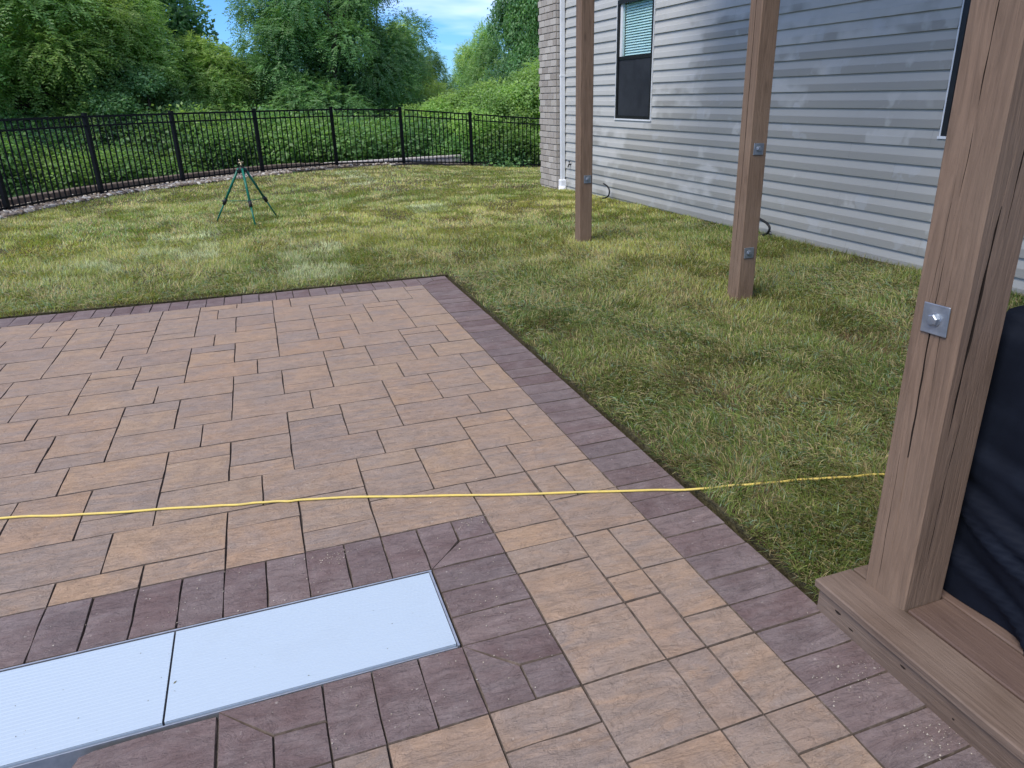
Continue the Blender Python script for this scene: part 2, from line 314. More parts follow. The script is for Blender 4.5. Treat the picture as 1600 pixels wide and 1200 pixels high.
c = t.ramp(t.noise(v, 35, 6, 0.75), [(0.3, (0.030, 0.022, 0.012)), (0.5, (0.075, 0.064, 0.028)), (0.75, (0.17, 0.145, 0.07))])
M['soil'] = t.set(color=c, rough=1.0, normal=t.bump(t.noise(v, 90, 4), 0.8, 0.02))
t = NT('gravel_bed'); v = t.coord('World'); M['gbed'] = t.set(color=t.ramp(t.noise(v, 40, 5), [(0.3, (0.05, 0.043, 0.036)), (0.7, (0.16, 0.14, 0.12))]), rough=1.0, normal=t.bump(t.noise(v, 60, 4), 1.0, 0.02))
t = NT('woodland_floor'); v = t.coord('World'); M['floor'] = t.set(color=t.ramp(t.noise(v, 1.5, 6, 0.7), [(0.3, (0.020, 0.030, 0.010)), (0.7, (0.045, 0.075, 0.022))]), rough=1.0)
t = NT('green_enamel'); v = t.coord('Object'); M['green'] = t.set(color=t.ramp(t.noise(v, 10), [(0.3, (0.006, 0.115, 0.072)), (0.7, (0.010, 0.165, 0.105))]), rough=0.35)
t = NT('brass'); M['brass'] = t.set(color=t.ramp(t.noise(t.coord('Object'), 40), [(0.3, (0.30, 0.25, 0.16)), (0.7, (0.45, 0.38, 0.25))]), rough=0.4, metal=0.8)

def ico():
    bm = bmesh.new(); bmesh.ops.create_icosphere(bm, subdivisions=1, radius=1); bm.verts.index_update()
    V = np.array([v.co[:] for v in bm.verts]); F = np.array([[v.index for v in f.verts] for f in bm.faces]); bm.free(); return V, F
IV, IF = ico()
def stones(n, place, smin, smax, pal):
    P = place(n); n = len(P); S = rng.uniform(smin, smax, (n, 1))*rng.uniform(0.6, 1.35, (n, 3))*np.array([1, 1, 0.62])
    A = rng.uniform(0, 6.28, n); ca, sa = np.cos(A), np.sin(A)
    V = IV[None]*S[:, None]*(1+rng.uniform(-0.22, 0.22, (n, 12, 1)))
    X = V[..., 0]*ca[:, None]-V[..., 1]*sa[:, None]; Y = V[..., 0]*sa[:, None]+V[..., 1]*ca[:, None]
    V = np.stack([X, Y, V[..., 2]], -1)+P[:, None]; V = V.reshape(-1, 3)
    F = (IF[None]+12*np.arange(n)[:, None, None]).reshape(-1, 3)
    c = np.array(pal)[rng.integers(0, len(pal), n)]*rng.uniform(0.75, 1.2, (n, 1)); return V, F, np.repeat(c, 12, 0)

# ------------------------------------------------------------------ ground shape
def zg(x, y):
    """lawn height: level round the patio, falling away to the far right, a little higher by the near wall"""
    x = np.asarray(x, float); y = np.asarray(y, float)
    return (-0.080*np.maximum(0, x-3.2)*sstep(9, 20, y) + 0.022*np.maximum(0, x-3.6)*(1-sstep(5, 10, y))
            + 0.02*np.maximum(0, -x-2.6)*sstep(9, 13, y))
def zgs(x, y): return float(zg(x, y))
FP = [(-5.6, 8.9), (-4.55, 11.15), (-3.71, 13.60), (-2.72, 15.55), (-1.47, 17.23), (0.13, 18.62), (1.93, 19.62), (3.64, 19.62), (5.72, 20.45), (7.95, 20.75), (10.0, 20.8)]
def arc_at(s):
    i = int(min(max(s, 0), len(FP)-1.001)); f = s-i; a = FP[i]; b = FP[i+1]; return (a[0]+(b[0]-a[0])*f, a[1]+(b[1]-a[1])*f)
def arc_n(s):
    a = Vector(arc_at(max(s-0.25, 0))); b = Vector(arc_at(min(s+0.25, len(FP)-1.01))); d = (b-a).normalized(); return Vector((-d.y, d.x))   # outwards (away from the lawn)
# outer limit of the lawn (inner edge of the gravel)
LE = [(-5.2, 8.3), (-4.3, 10.5), (-3.62, 12.75), (-3.10, 14.3), (-2.33, 15.76), (-1.28, 16.7), (-0.04, 17.85), (1.39, 18.6), (2.6, 19.3), (3.64, 19.55), (5.72, 20.38), (7.95, 20.68), (10.0, 20.75)]
lex = np.array([p[0] for p in LE]); ley = np.array([p[1] for p in LE])
def lawn_inside(x, y): return y < np.interp(x, lex, ley, left=-99)

PX0, PY0, U = 0.9594, 1.4898, 0.1415
KX = lambda k: PX0+k*U
JY = lambda j: PY0+j*U
BX1 = KX(4.22); BY1 = JY(37.0)         # outer corner of the patio
IX = KX(2.26); IY = JY(35.05)          # inner edge of the border
WALLX = lambda y: 5.63-0.021*(y-4.9)

# one big ground sheet to the horizon, valley beyond the fence, wooded ridge
az = np.linspace(-math.pi, math.pi, 241)
rr = np.array([0.0, 3, 6, 9, 12, 15, 18, 19, 20, 21, 22, 24, 26, 29, 33, 38, 45, 55, 70, 90, 115, 140, 170, 210, 280, 400, 700, 1400])
R_, A_ = np.meshgrid(rr, az, indexing='ij'); GX = R_*np.sin(A_); GY = R_*np.cos(A_)
dist_f = R_-21.5
north = np.clip((np.cos(A_)+0.25)/0.5, 0, 1)
ridge = 5.0*sstep(100, 150, R_)*(0.4+0.9*fbm(np.degrees(A_)*0.06+50, R_*0.01)) - 4.0*sstep(2, 9, np.abs(np.degrees(A_)-14)*-1+11)*sstep(100, 150, R_)
GZ = -0.09 + (-0.5*sstep(0, 1.5, dist_f) - 3.2*sstep(0, 22, dist_f) + ridge*0.8)*north
F = []
na = len(az)
for i in range(len(rr)-1):
    for j in range(na-1): F.append((i*na+j, (i+1)*na+j, (i+1)*na+j+1, i*na+j+1))
link('ground', np_mesh('ground', np.stack([GX, GY, GZ-0.06*(R_ < 18)-0.35*(R_ >= 18)], -1).reshape(-1, 3), F, smooth=True), M['floor'], kind='structure')

# lawn soil sheet (two rectangles butted round the patio), with a small cut edge towards the pavers
def soil_grid(name, xs, ys, skirt_x=False, skirt_y=False):
    X, Y = np.meshgrid(xs, ys, indexing='ij'); Z = zg(X, Y)+0.004+0.006*fbm(X*3, Y*3)
    V = np.stack([X, Y, Z], -1).reshape(-1, 3); ny = len(ys); F = []
    cx = (X[:-1, :-1]+X[1:, 1:])/2; cy = (Y[:-1, :-1]+Y[1:, 1:])/2; ok = lawn_inside(cx, cy-0.25) & (cx < WALLX(cy)+3.5)
    for i in range(len(xs)-1):
        for j in range(ny-1):
            if ok[i, j]: F.append((i*ny+j, (i+1)*ny+j, (i+1)*ny+j+1, i*ny+j+1))
    V = V.tolist()
    if skirt_y:      # first row of y gets a vertical drop
        n0 = len(V); V += [[x, ys[0]+0.004, -0.05] for x in xs]
        for i in range(len(xs)-1): F.append((n0+i, n0+i+1, (i+1)*ny, i*ny))
    if skirt_x:
        n0 = len(V); V += [[xs[0]+0.004, y, -0.05] for y in ys]
        for j in range(ny-1): F.append((j, j+1, n0+j+1, n0+j))
    return link(name, np_mesh(name, V, F, smooth=False), M['soil'], kind='structure')
gx0 = BX1+0.035; gy0 = BY1+0.03
soil_grid('lawn_soil', np.concatenate([np.arange(-8, gx0-0.2, 0.25), [gx0]]), np.concatenate([[gy0], np.arange(gy0+0.2, 22.4, 0.25)]), skirt_y=True)
soil_grid('lawn_soil', np.concatenate([[gx0], np.arange(gx0+0.2, 10.2, 0.25)]), np.arange(-2.5, 22.4, 0.25), skirt_x=True)

# gravel bed
n = 60; V = []; F = []
for i in range(n):
    s = i/(n-1)*6.9; a = Vector(arc_at(s)); nn = arc_n(s); x, y = a.x, a.y
    w = 0.22
    for d in (0.45, -w): px, py = x+nn.x*d, y+nn.y*d; V.append((px, py, zgs(px, py)+0.014))
for i in range(n-1): F.append((2*i, 2*i+1, 2*i+3, 2*i+2))
link('gravel_bed', np_mesh('gravel_bed', V, F), M['gbed'], kind='structure')

# ------------------------------------------------------------------ patio
patio = empty('patio', kind='structure')
mb = MB(); 
mb.add([(-4.2, -1.6, -0.011), (KX(-9)-0.34, -1.6, -0.011), (KX(-9)-0.34, 1.755, -0.011), (KX(-9)-0.34, BY1+0.006, -0.011), (-4.2, BY1+0.006, -0.011), (-4.2, 1.755, -0.011),
        (BX1+0.006, -1.6, -0.011), (BX1+0.006, BY1+0.006, -0.011), (KX(-4), 1.755, -0.011), (KX(-4), 2.19, -0.011), (-4.2, 2.19, -0.011), (KX(-9)-0.34, 2.19, -0.011)],
       [(10, 11, 3, 4), (1, 6, 8, 2), (8, 6, 7, 9), (11, 9, 7, 3)])
mb.build('joint_sand', M['sand'], patio)
_pm = {}
def paver_mesh(poly, key, mat, seed):
    """polygonal paver: chamfered, slightly wandering edges and an uneven riven top; origin at the polygon's centre"""
    kk = (key, mat.name, seed)
    if kk in _pm: return _pm[kk]
    r = random.Random(hash((str(key), seed)) & 0xffff)
    pts = [Vector(p) for p in poly]; c = sum(pts, Vector((0, 0)))/len(pts)
    edge = []
    m = len(pts)
    for i in range(m):
        a = pts[i]; b = pts[(i+1) % m]; L = (b-a).length; k = max(1, min(3, int(L/0.09))); nrm = Vector((b.y-a.y, a.x-b.x)).normalized()
        for q in range(k):
            p = a.lerp(b, q/k)
            if q: p = p+nrm*r.uniform(-0.0022, 0.0012)
            edge.append(p)
    def shrink(p, d):
        # move towards the inside using the polygon's edge normals
        q = Vector(p)
        for i in range(m):
            a = pts[i]; b = pts[(i+1) % m]; nn = Vector((b.y-a.y, a.x-b.x)).normalized()
            if abs((p-a).dot(nn)) < 0.004: q = q-nn*d
        return q
    nE = len(edge); V = []; 
    for p in edge: q = shrink(p, 0.0012); V.append((q.x-c.x, q.y-c.y, -0.045))
    for p in edge: q = shrink(p, 0.0014); V.append((q.x-c.x, q.y-c.y, -0.0075+r.uniform(-0.001, 0.001)))
    for p in edge: q = shrink(p, 0.0030+r.uniform(-0.0012, 0.0022)); V.append((q.x-c.x, q.y-c.y, r.uniform(-0.0014, 0.0004)))
    F = []
    for i in range(nE):
        j = (i+1) % nE; F.append((i, j, nE+j, nE+i)); F.append((nE+i, nE+j, 2*nE+j, 2*nE+i))
    # inner points
    inn = []
    for p in edge:
        q = c+(p-c)*0.55+Vector((r.uniform(-1, 1), r.uniform(-1, 1)))*0.008; inn.append(len(V)); V.append((q.x-c.x, q.y-c.y, r.uniform(-0.001, 0.0024)))
    for i in range(nE):
        j = (i+1) % nE; F.append((2*nE+i, 2*nE+j, inn[j], inn[i]))
    V.append((0, 0, r.uniform(0.000, 0.002)))
    for i in range(nE): F.append((inn[i], inn[(i+1) % nE], len(V)-1))
    me = bpy.data.meshes.new('paver'); me.from_pydata(V, [], F)
    sm = [False]*(2*nE)+[True]*(2*nE); sm = [True if i % 2 else False for i in range(2*nE)]+[True]*(2*nE)
    sm = [False]*(2*nE)+[True]*(2*nE); me.polygons.foreach_set('use_smooth', sm)
    se = [2*nE <= e.vertices[0] < 3*nE and 2*nE <= e.vertices[1] < 3*nE for e in me.edges]
    mi_ = [1]*(2*nE)+[0]*(2*nE)
    me.materials.append(mat); me.materials.append(M['edge']); me.polygons.foreach_set('material_index', mi_)
    at = me.attributes.new('sharp_edge', 'BOOLEAN', 'EDGE'); at.data.foreach_set('value', se)
    me.update()
    _pm[kk] = (me, c); return _pm[kk]
def put_paver(name, poly, mat, rot=False):
    c = sum((Vector(p) for p in poly), Vector((0, 0)))/len(poly)
    key = tuple((round(p[0]-c.x, 3), round(p[1]-c.y, 3)) for p in poly)
    loc = [(p[0]-c.x, p[1]-c.y) for p in poly]
    me, _ = paver_mesh(loc, key, mat, rnd.randrange(5))
    o = bpy.data.objects.new(name, me); C.objects.link(o); o.parent = patio
    o.location = (c.x, c.y, rnd.uniform(-0.0012, 0.0012)); o.rotation_euler = (rnd.uniform(-1, 1)*0.004, rnd.uniform(-1, 1)*0.004, 0)
    return o
def rect(k0, j0, k1, j1): return [(KX(k0), JY(j0)), (KX(k1), JY(j0)), (KX(k1), JY(j1)), (KX(k0), JY(j1))]
TILES = "-21,32,-19,35;-19,33,-18,35;-18,33,-16,35;-16,33,-13,35;-13,33,-11,35;-11,34,-9,35;-9,34,-7,35;-7,33,-6,35;-6,33,-3,35;-3,34,-1,35;-1,32,1,35;1,34,99,35;-11,32,-10,34;-10,32,-7,34;-3,32,-1,34;1,32,99,34;-19,32,-17,33;-17,32,-15,33;-15,31,-13,33;-13,32,-11,33;-7,30,-5,33;-5,32,-3,33;-20,30,-18,32;-18,30,-17,32;-17,30,-15,32;-13,30,-11,32;-11,29,-9,32;-9,30,-7,32;-5,30,-2,32;-2,31,0,32;0,30,99,32;-15,30,-13,31;-2,28,0,31;-20,28,-17,30;-17,29,-15,30;-15,28,-13,30;-13,29,-11,30;-9,29,-7,30;-7,28,-5,30;-5,29,-3,30;-3,28,-2,30;0,28,99,30;-17,27,-15,29;-13,27,-10,29;-10,27,-7,29;-5,27,-3,29;-19,26,-17,28;-15,27,-13,28;-7,26,-5,28;-3,26,0,28;0,26,99,28;-17,25,-14,27;-14,25,-11,27;-11,26,-9,27;-9,25,-7,27;-5,26,-3,27;-19,25,-17,26;-11,24,-9,26;-7,24,-4,26;-4,24,-1,26;-1,25,1,26;1,24,99,26;-21,23,-18,25;-18,23,-15,25;-15,24,-13,25;-13,23,-11,25;-9,24,-7,25;-1,23,1,25;-15,22,-13,24;-11,22,-8,24;-8,22,-5,24;-5,23,-3,24;-3,22,-1,24;1,23,99,24;-19,22,-17,23;-17,21,-15,23;-13,22,-11,23;-5,21,-3,23;-1,21,0,23;0,21,99,23;-19,20,-17,22;-15,20,-12,22;-12,20,-9,22;-9,21,-7,22;-7,20,-5,22;-3,21,-1,22;-17,20,-15,21;-9,19,-7,21;-5,19,-2,21;-2,19,1,21;1,19,99,21;-19,18,-16,20;-16,18,-13,20;-13,19,-11,20;-11,18,-9,20;-7,19,-5,20;-13,17,-11,19;-9,17,-6,19;-6,17,-3,19;-3,18,-1,19;-1,17,1,19;1,16,99,19;-17,17,-15,18;-15,16,-13,18;-11,17,-9,18;-3,16,-1,18;-17,15,-15,17;-13,15,-10,17;-10,15,-7,17;-7,16,-5,17;-5,15,-3,17;-1,16,1,17;-15,15,-13,16;-7,14,-5,16;-3,14,0,16;0,14,99,16;-17,13,-14,15;-14,13,-11,15;-11,14,-9,15;-9,13,-7,15;-5,14,-3,15;-11,12,-9,14;-7,12,-4,14;-4,12,-1,14;-1,13,1,14;1,11,99,14;-15,10,-13,13;-13,11,-11,13;-9,12,-7,13;-1,11,1,13;-11,10,-8,12;-8,10,-5,12;-5,11,-3,12;-3,10,-1,12;-13,10,-11,11;-5,9,-3,11;-1,9,0,11;0,9,99,11;-15,8,-12,10;-12,8,-9,10;-9,9,-7,10;-7,8,-5,10;-3,9,-1,10;-9,7,-7,9;-5,7,-2,9;-2,6,0,9;0,7,1,9;1,7,99,9;-15,7,-13,8;-13,7,-11,8;-11,7,-9,8;-7,7,-5,8;0,5,99,7;-2,5,0,6;-2,4,0,5;0,3,1,5;1,3,99,5;-2,2,0,4;0,2,1,3;1,1,99,3;-2,0,0,2;0,0,1,2;1,0,99,1;-2,-2,0,0"
tiles = [tuple(int(a) for a in s.split(',')) for s in TILES.split(';')]
extra = [(0, -2, 1, 0), (1, -2, 99, 0), (1, -3, 99, -2), (1, -5, 99, -3), (-4, -1, -2, 0), (-6, -2, -4, 0), (-7, -2, -6, 0), (-4, -3, -2, -1), (-2, -4, 0, -2), (0, -4, 1, -2), (0, -5, 1, -4)]
tiles += extra
occ = set()
for (a, b, c_, d) in tiles:
    for k in range(a, min(c_, 3)):
        for j in range(b, d): occ.add((k, j))
def inside(k, j):
    if not (-27 <= k < 2 and -8 <= j < 35): return False
    if j >= 7: return True
    if j < 0: return k >= -7
    return k >= -2
for j in range(34, -9, -1):
    for k in range(-27, 2):
        if (k, j) in occ or not inside(k, j): continue
        opts = [(3, 2), (2, 2), (2, 1), (2, 2), (1, 2), (2, 3), (1, 1), (2, 1)]; rnd.shuffle(opts); opts.append((1, 1))
        for (w, h) in opts:
            cells = [(k+a, j-b) for a in range(w) for b in range(h)]
            if all(c not in occ and inside(*c) for c in cells):
                occ.update(cells); tiles.append((k, j-h+1, k+w, j+1)); break
for (a, b, c_, d) in tiles:
    if d == 35: d = 35.05
    put_paver('paver', rect(a, b, 2.26 if c_ == 99 else c_, d), M['tan'])
# border courses
for j in range(-9, 35): put_paver('border_paver', rect(2.26, j, 4.22, j+1 if j < 34 else 35.05), M['plum'])
ci, cj = 2.26, 35.05
def poly(*p): return [(KX(a), JY(b)) for a, b in p]
put_paver('border_paver', poly((ci, cj), (4.22, cj), (4.22, cj+1), (ci+0.97, cj+1)), M['plum'])
put_paver('border_paver', poly((ci, cj), (ci+0.97, cj+1), (ci+0.97, 37), (ci, 37)), M['plum'])
put_paver('border_paver', rect(ci+0.97, cj+1, 4.22, 37), M['plum'])
for i in range(29): put_paver('border_paver', rect(ci-i-1, cj, ci-i, 37), M['plum'])
# border round the lid trough
for k in range(-5, -26, -1): put_paver('border_paver', rect(k, 5, k+1, 7), M['plum'])
put_paver('border_paver', poly((-4, 5), (-3, 6), (-3, 7), (-4, 7)), M['plum'])
put_paver('border_paver', poly((-4, 5), (-2, 5), (-2, 6), (-3, 6)), M['plum'])
put_paver('border_paver', rect(-3, 6, -2, 7), M['plum'])
for j in range(2, 5): put_paver('border_paver', rect(-4, j, -2, j+1), M['plum'])
put_paver('border_paver', poly((-4, 2), (-3, 1), (-2, 1), (-2, 2)), M['plum'])
put_paver('border_paver', poly((-4, 2), (-4, 0), (-3, 0), (-3, 1)), M['plum'])
put_paver('border_paver', rect(-3, 0, -2, 1), M['plum'])
for k in range(-7, -4): put_paver('border_paver', rect(k, 0, k+1, 2), M['plum'])
put_paver('border_paver', poly((-9, 2), (-8, 1), (-7, 1), (-7, 2)), M['plum'])
put_paver('border_paver', poly((-9, 2), (-9, 0), (-8, 0), (-8, 1)), M['plum'])
put_paver('border_paver', rect(-8, 0, -7, 1), M['plum'])
for j in range(-7, 0): put_paver('border_paver', rect(-9, j, -7, j+1), M['plum'])
# coping along the pool, its first stone with a rounded corner
cx0, cx1, cy1 = -0.672, KX(-9)-0.002, JY(1.93)
rc = 0.05
pl = [(cx0, cy1-0.42), (cx1, cy1-0.42), (cx1, cy1)]+[(cx0+rc+rc*math.cos(a), cy1-rc+rc*math.sin(a)) for a in [math.radians(90+22.5*i) for i in range(5)]]
put_paver('coping_stone', pl, M['plum'])
for i in range(3): put_paver('coping_stone', [(cx0, cy1-0.42*(i+2)), (cx1, cy1-0.42*(i+2)), (cx1, cy1-0.42*(i+1)), (cx0, cy1-0.42*(i+1))], M['plum'])
# pool shell and its navy cover, seen as a sliver at the bottom left
mb = MB(); mb.box(-4.2, -1.6, -0.6, cx0-0.002, 1.755, -0.12); mb.build('pool_cover', M['pool'], kind='structure')

# ------------------------------------------------------------------ trough lids (two ribbed panels) and their frame
LY0, LY1 = 1.7835, 2.180
tr_ = empty('trough_channel', (0, 0, 0), label='thin aluminium channel framing the white trough lids in the patio', cat='channel')
mb = MB()
mb.box(-4.2, LY1+0.006, -0.05, KX(-4)-0.004, LY1+0.012, 0.002)
mb.build('far_rail', M['alu'], tr_)
mb = MB(); mb.box(KX(-4)-0.013, LY0-0.005, -0.05, KX(-4)-0.006, LY1+0.005, 0.002); mb.build('end_rail', M['alu'], tr_)
mb = MB(); mb.box(-4.2, LY0-0.0085, -0.085, KX(-4)-0.014, LY0-0.005, -0.0015); mb.build('near_rail', M['alu'], tr_)
mb = MB(); mb.box(-4.2, LY0-0.010, -0.30, KX(-4)-0.014, LY1+0.005, -0.10); mb.build('trough', M['rubber'], tr_)
def lid(x0, x1, label):
    root = empty('ribbed_cover', ((x0+x1)/2, (LY0+LY1)/2, 0), label=label, cat='cover', group='white covers over the trough')
    w = (x1-x0)/2; prof = []
    n = 25; h = (LY1-LY0)/2-0.003
    step = 2*h/n
    for i in range(n):
        y = -h+i*step
        prof += [(y+0.0003, 0.0030), (y+0.0016, 0.0042), (y+step-0.0016, 0.0042), (y+step-0.0003, 0.0030)]
    V = [(-w, y, z) for y, z in prof]+[(w, y, z) for y, z in prof]; m = len(prof)
    F = [(i, i+m, i+m+1, i+1) for i in range(m-1)]
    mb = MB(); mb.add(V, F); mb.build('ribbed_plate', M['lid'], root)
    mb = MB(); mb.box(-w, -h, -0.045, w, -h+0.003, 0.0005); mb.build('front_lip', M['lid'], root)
    for a_ in (-w, w-0.003): mb = MB(); mb.box(a_, -h+0.004, -0.04, a_+0.003, h, 0.0002); mb.build('end_lip', M['alu'], root)
    return root
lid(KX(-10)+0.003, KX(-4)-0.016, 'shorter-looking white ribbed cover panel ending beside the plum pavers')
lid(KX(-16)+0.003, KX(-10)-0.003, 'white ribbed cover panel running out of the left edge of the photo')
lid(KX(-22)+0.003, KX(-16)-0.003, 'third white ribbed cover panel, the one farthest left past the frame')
mb = MB()
for i in range(34):
    x = rnd.uniform(-1.0, 0.35); y = rnd.uniform(LY0+0.03, LY1-0.03); a = rnd.uniform(0, 3.1); l = rnd.uniform(0.0012, 0.0035)
    if i == 0: x, y, l, a = -0.437, 1.935, 0.007, 0.9
    dx, dy = math.cos(a)*l, math.sin(a)*l
    mb.add([(x-dx, y-dy, 0.005), (x+dy*0.35, y-dx*0.35, 0.005), (x+dx, y+dy, 0.0056), (x-dy*0.35, y+dx*0.35, 0.0062)], [(0, 1, 2, 3)])
mb.build('grass_clippings', M['debris'], label='tiny dry grass clippings scattered on the white lids', cat='debris', kind='stuff')

def place_crumbs(n):
    P = []
    for i in range(n):
        if i % 3: x, y = rng.uniform(-0.9, 0.67), rng.uniform(1.5, 2.5)
        else: x, y = rng.uniform(-2.5, 1.5), rng.uniform(0.9, 6.5)
        if -4 < x < 0.4 and 1.765 < y < 2.195: continue
        if x < -0.03 and y < 1.78: continue
        P.append((x, y, 0.003))
    for (cx_, cy_, sg) in ((0.055, 2.40, 0.045), (1.44, 1.22, 0.07), (0.62, 2.46, 0.05), (1.47, 0.98, 0.05)):
        for i in range(n//9): P.append((cx_+rng.normal(0, sg), cy_+rng.normal(0, sg*0.6), 0.002))
    return np.array(P)
V, F, c = stones(620, place_crumbs, 0.0008, 0.0026, [(0.42, 0.36, 0.28), (0.46, 0.41, 0.33), (0.30, 0.25, 0.19)])
link('sand_crumbs', np_mesh('sand_crumbs', V, F, c), M['stone'], label='loose crumbs of joint sand sprinkled over the pavers', cat='sand', kind='stuff')

# ------------------------------------------------------------------ yellow extension cord
cp = [(-2.2, 3.42), (-1.6, 3.30), (-1.199, 3.207), (-0.885, 3.117), (-0.456, 2.998), (-0.24, 2.946), (-0.099, 2.906), (0.057, 2.869), (0.576, 2.687), (1.256, 2.446), (1.574, 2.340), (1.770, 2.291), (1.976, 2.249), (2.204, 2.188), (2.428, 2.134), (2.6, 2.02), (2.66, 1.85), (2.6, 1.7)]
def catmull(P, per=8):
    out = []
    for i in range(len(P)-1):
        p0 = P[max(i-1, 0)]; p1 = P[i]; p2 = P[i+1]; p3 = P[min(i+2, len(P)-1)]
        for q in range(per):
            t_ = q/per; out.append(tuple(0.5*((2*p1[a])+(-p0[a]+p2[a])*t_+(2*p0[a]-5*p1[a]+4*p2[a]-p3[a])*t_**2+(-p0[a]+3*p1[a]-3*p2[a]+p3[a])*t_**3) for a in range(len(p1))))
    out.append(P[-1]); return out
path = []
for i, (x, y) in enumerate(catmull(cp)):
    on = float(sstep(1.45, 1.95, np.array(x)))
    z = 0.0068+on*(0.036+0.003*math.sin(i*0.5)); k_ = 1-z/1.6; path.append((x*k_, (y+0.004*math.sin(i*0.45)+0.002*math.sin(i*1.1))*k_, z))
MB().tube(path, 0.0052, 8).build('extension_cord', M['cord'], label='yellow extension cord lying across the pavers and the grass', cat='cord')

# ------------------------------------------------------------------ stones beside the fence
def place_gravel(n):
    s = rng.uniform(0.5, 7.0, n); P = []
    for q in s:
        a = Vector(arc_at(q)); nn = arc_n(q); lx, ly = None, None
        d = rng.uniform(-0.6, 0.36); x, y = a.x+nn.x*d, a.y+nn.y*d
        if y < np.interp(x, lex, ley)-0.05 or (q > 5.2 and d < -0.1-0.0*q) or (q > 6.0 and rng.random() < 0.6): continue
        P.append((x, y, zgs(x, y)+0.02+rng.uniform(0, 0.025)))
    return np.array(P)
V, F, c = stones(12000, place_gravel, 0.022, 0.052, [(0.34, 0.29, 0.22), (0.22, 0.175, 0.125), (0.46, 0.42, 0.35), (0.13, 0.105, 0.08), (0.28, 0.225, 0.16), (0.56, 0.53, 0.46), (0.19, 0.165, 0.14), (0.16, 0.12, 0.085)])
link('river_gravel', np_mesh('river_gravel', V, F, c, smooth=False), M['stone'], label='strip of mixed brown and white river stones below the fence', cat='gravel', kind='stuff')

# ------------------------------------------------------------------ low block kerb just outside the fence
kerb = empty('block_kerb', (0, 0, 0), label='low curved kerb of brown retaining blocks under the black fence', cat='kerb')
bm_ = {}
def block_mesh(L, h, d, seed, mat):
    mb = MB(); mb.cbox(-L/2, -d/2, 0, L/2, d/2, h, 0.012); me = mb.mesh('block'); me.materials.append(mat); return me
kb = [block_mesh(0.412, 0.13, 0.2, i, M['block']) for i in range(1)]
s = 0.2
pts = []; acc = 0; prev = Vector(arc_at(0))
q = 0.0
while q < 9.6:
    p = Vector(arc_at(q)); 
    if (p-prev).length >= 0.42 or q == 0.0: pts.append((p, arc_n(q), q)); prev = p
    q += 0.004
for i in range(len(pts)-1):
    ko = lambda q_: 0.42-0.20*float(sstep(5.3, 6.3, q_)); a = pts[i][0]+pts[i][1]*ko(pts[i][2]); b = pts[i+1][0]+pts[i+1][1]*ko(pts[i+1][2]); m = (a+b)/2; d = b-a
    o = link('block', kb[0], None, kerb); o.location = (m.x, m.y, zgs(m.x, m.y)+0.022-0.10*float(sstep(5.3, 6.3, pts[i][2]))+rnd.uniform(-0.003, 0.003)); o.rotation_euler = (0, 0, math.atan2(d.y, d.x)); o.scale = ((d.length-0.006)/0.412, 1, 1.0)

# pale caps of the lower retaining wall showing through the bars
def cap_wall(name, label, p0, p1, z0, z1, h, nb, mat_side, mat_top):
    root = empty(name, (p0[0], p0[1], z0), label=label, cat='wall', group='retaining walls below the fence')
    for i in range(nb):
        a = i/nb; b = (i+1)/nb; x0 = p0[0]+(p1[0]-p0[0])*a; y0 = p0[1]+(p1[1]-p0[1])*a; x1 = p0[0]+(p1[0]-p0[0])*b; y1 = p0[1]+(p1[1]-p0[1])*b
        zt = z0+(z1-z0)*(a+b)/2; L = math.hypot(x1-x0, y1-y0); ang = math.atan2(y1-y0, x1-x0); Mx = Matrix.Translation(((x0+x1)/2-p0[0], (y0+y1)/2-p0[1], zt-z0)) @ Matrix.Rotation(ang, 4, 'Z')
        mb = MB(); mb.cbox(-L/2+0.004, -0.13, -0.06, L/2-0.004, 0.13, 0.0, 0.012, Mx); mb.build('cap_block', mat_top, root)
        mb = MB(); mb.cbox(-L/2+0.004, -0.11, -h, L/2-0.004, 0.11, -0.063, 0.01, Mx); mb.build('wall_block', mat_side, root)

cap_wall('retaining_wall', 'pale capped block wall beyond the fence, left one of two', (1.7, 20.75), (5.55, 21.0), 0.035, 0.085, 0.9, 10, M['cap'], M['cap'])
cap_wall('retaining_wall', 'pale capped block wall beyond the fence, right one beside the brick corner', (6.0, 21.15), (8.35, 21.9), -0.16, -0.17, 0.9, 6, M['cap'], M['cap'])

# ------------------------------------------------------------------ black metal fence
fence = empty('metal_fence', (0, 0, 0), label='black metal picket fence curving along the back of the lawn', cat='fence')
FH = 1.40
zb = [zgs(*p) for p in FP]
zb[2] = 0.0
post_me = None
mb = MB(); mb.box(-0.034, -0.034, -0.15, 0.034, 0.034, FH+0.03); mb.box(-0.038, -0.038, FH+0.03, 0.038, 0.038, FH+0.045); post_me = mb.mesh('fence_post'); post_me.materials.append(M['fence'])
mb = MB(); mb.box(-0.0095, -0.0095, 0, 0.0095, 0.0095, 1.0); pick_me = mb.mesh('picket'); pick_me.materials.append(M['fence'])
for i, (x, y) in enumerate(FP[:-1]):
    a = Vector(FP[max(i-1, 0)]); b = Vector(FP[i+1]); d = b-a
    o = link('fence_post', post_me, None, fence); o.location = (x, y, zb[i]); o.rotation_euler = (0, 0, math.atan2(d.y, d.x))
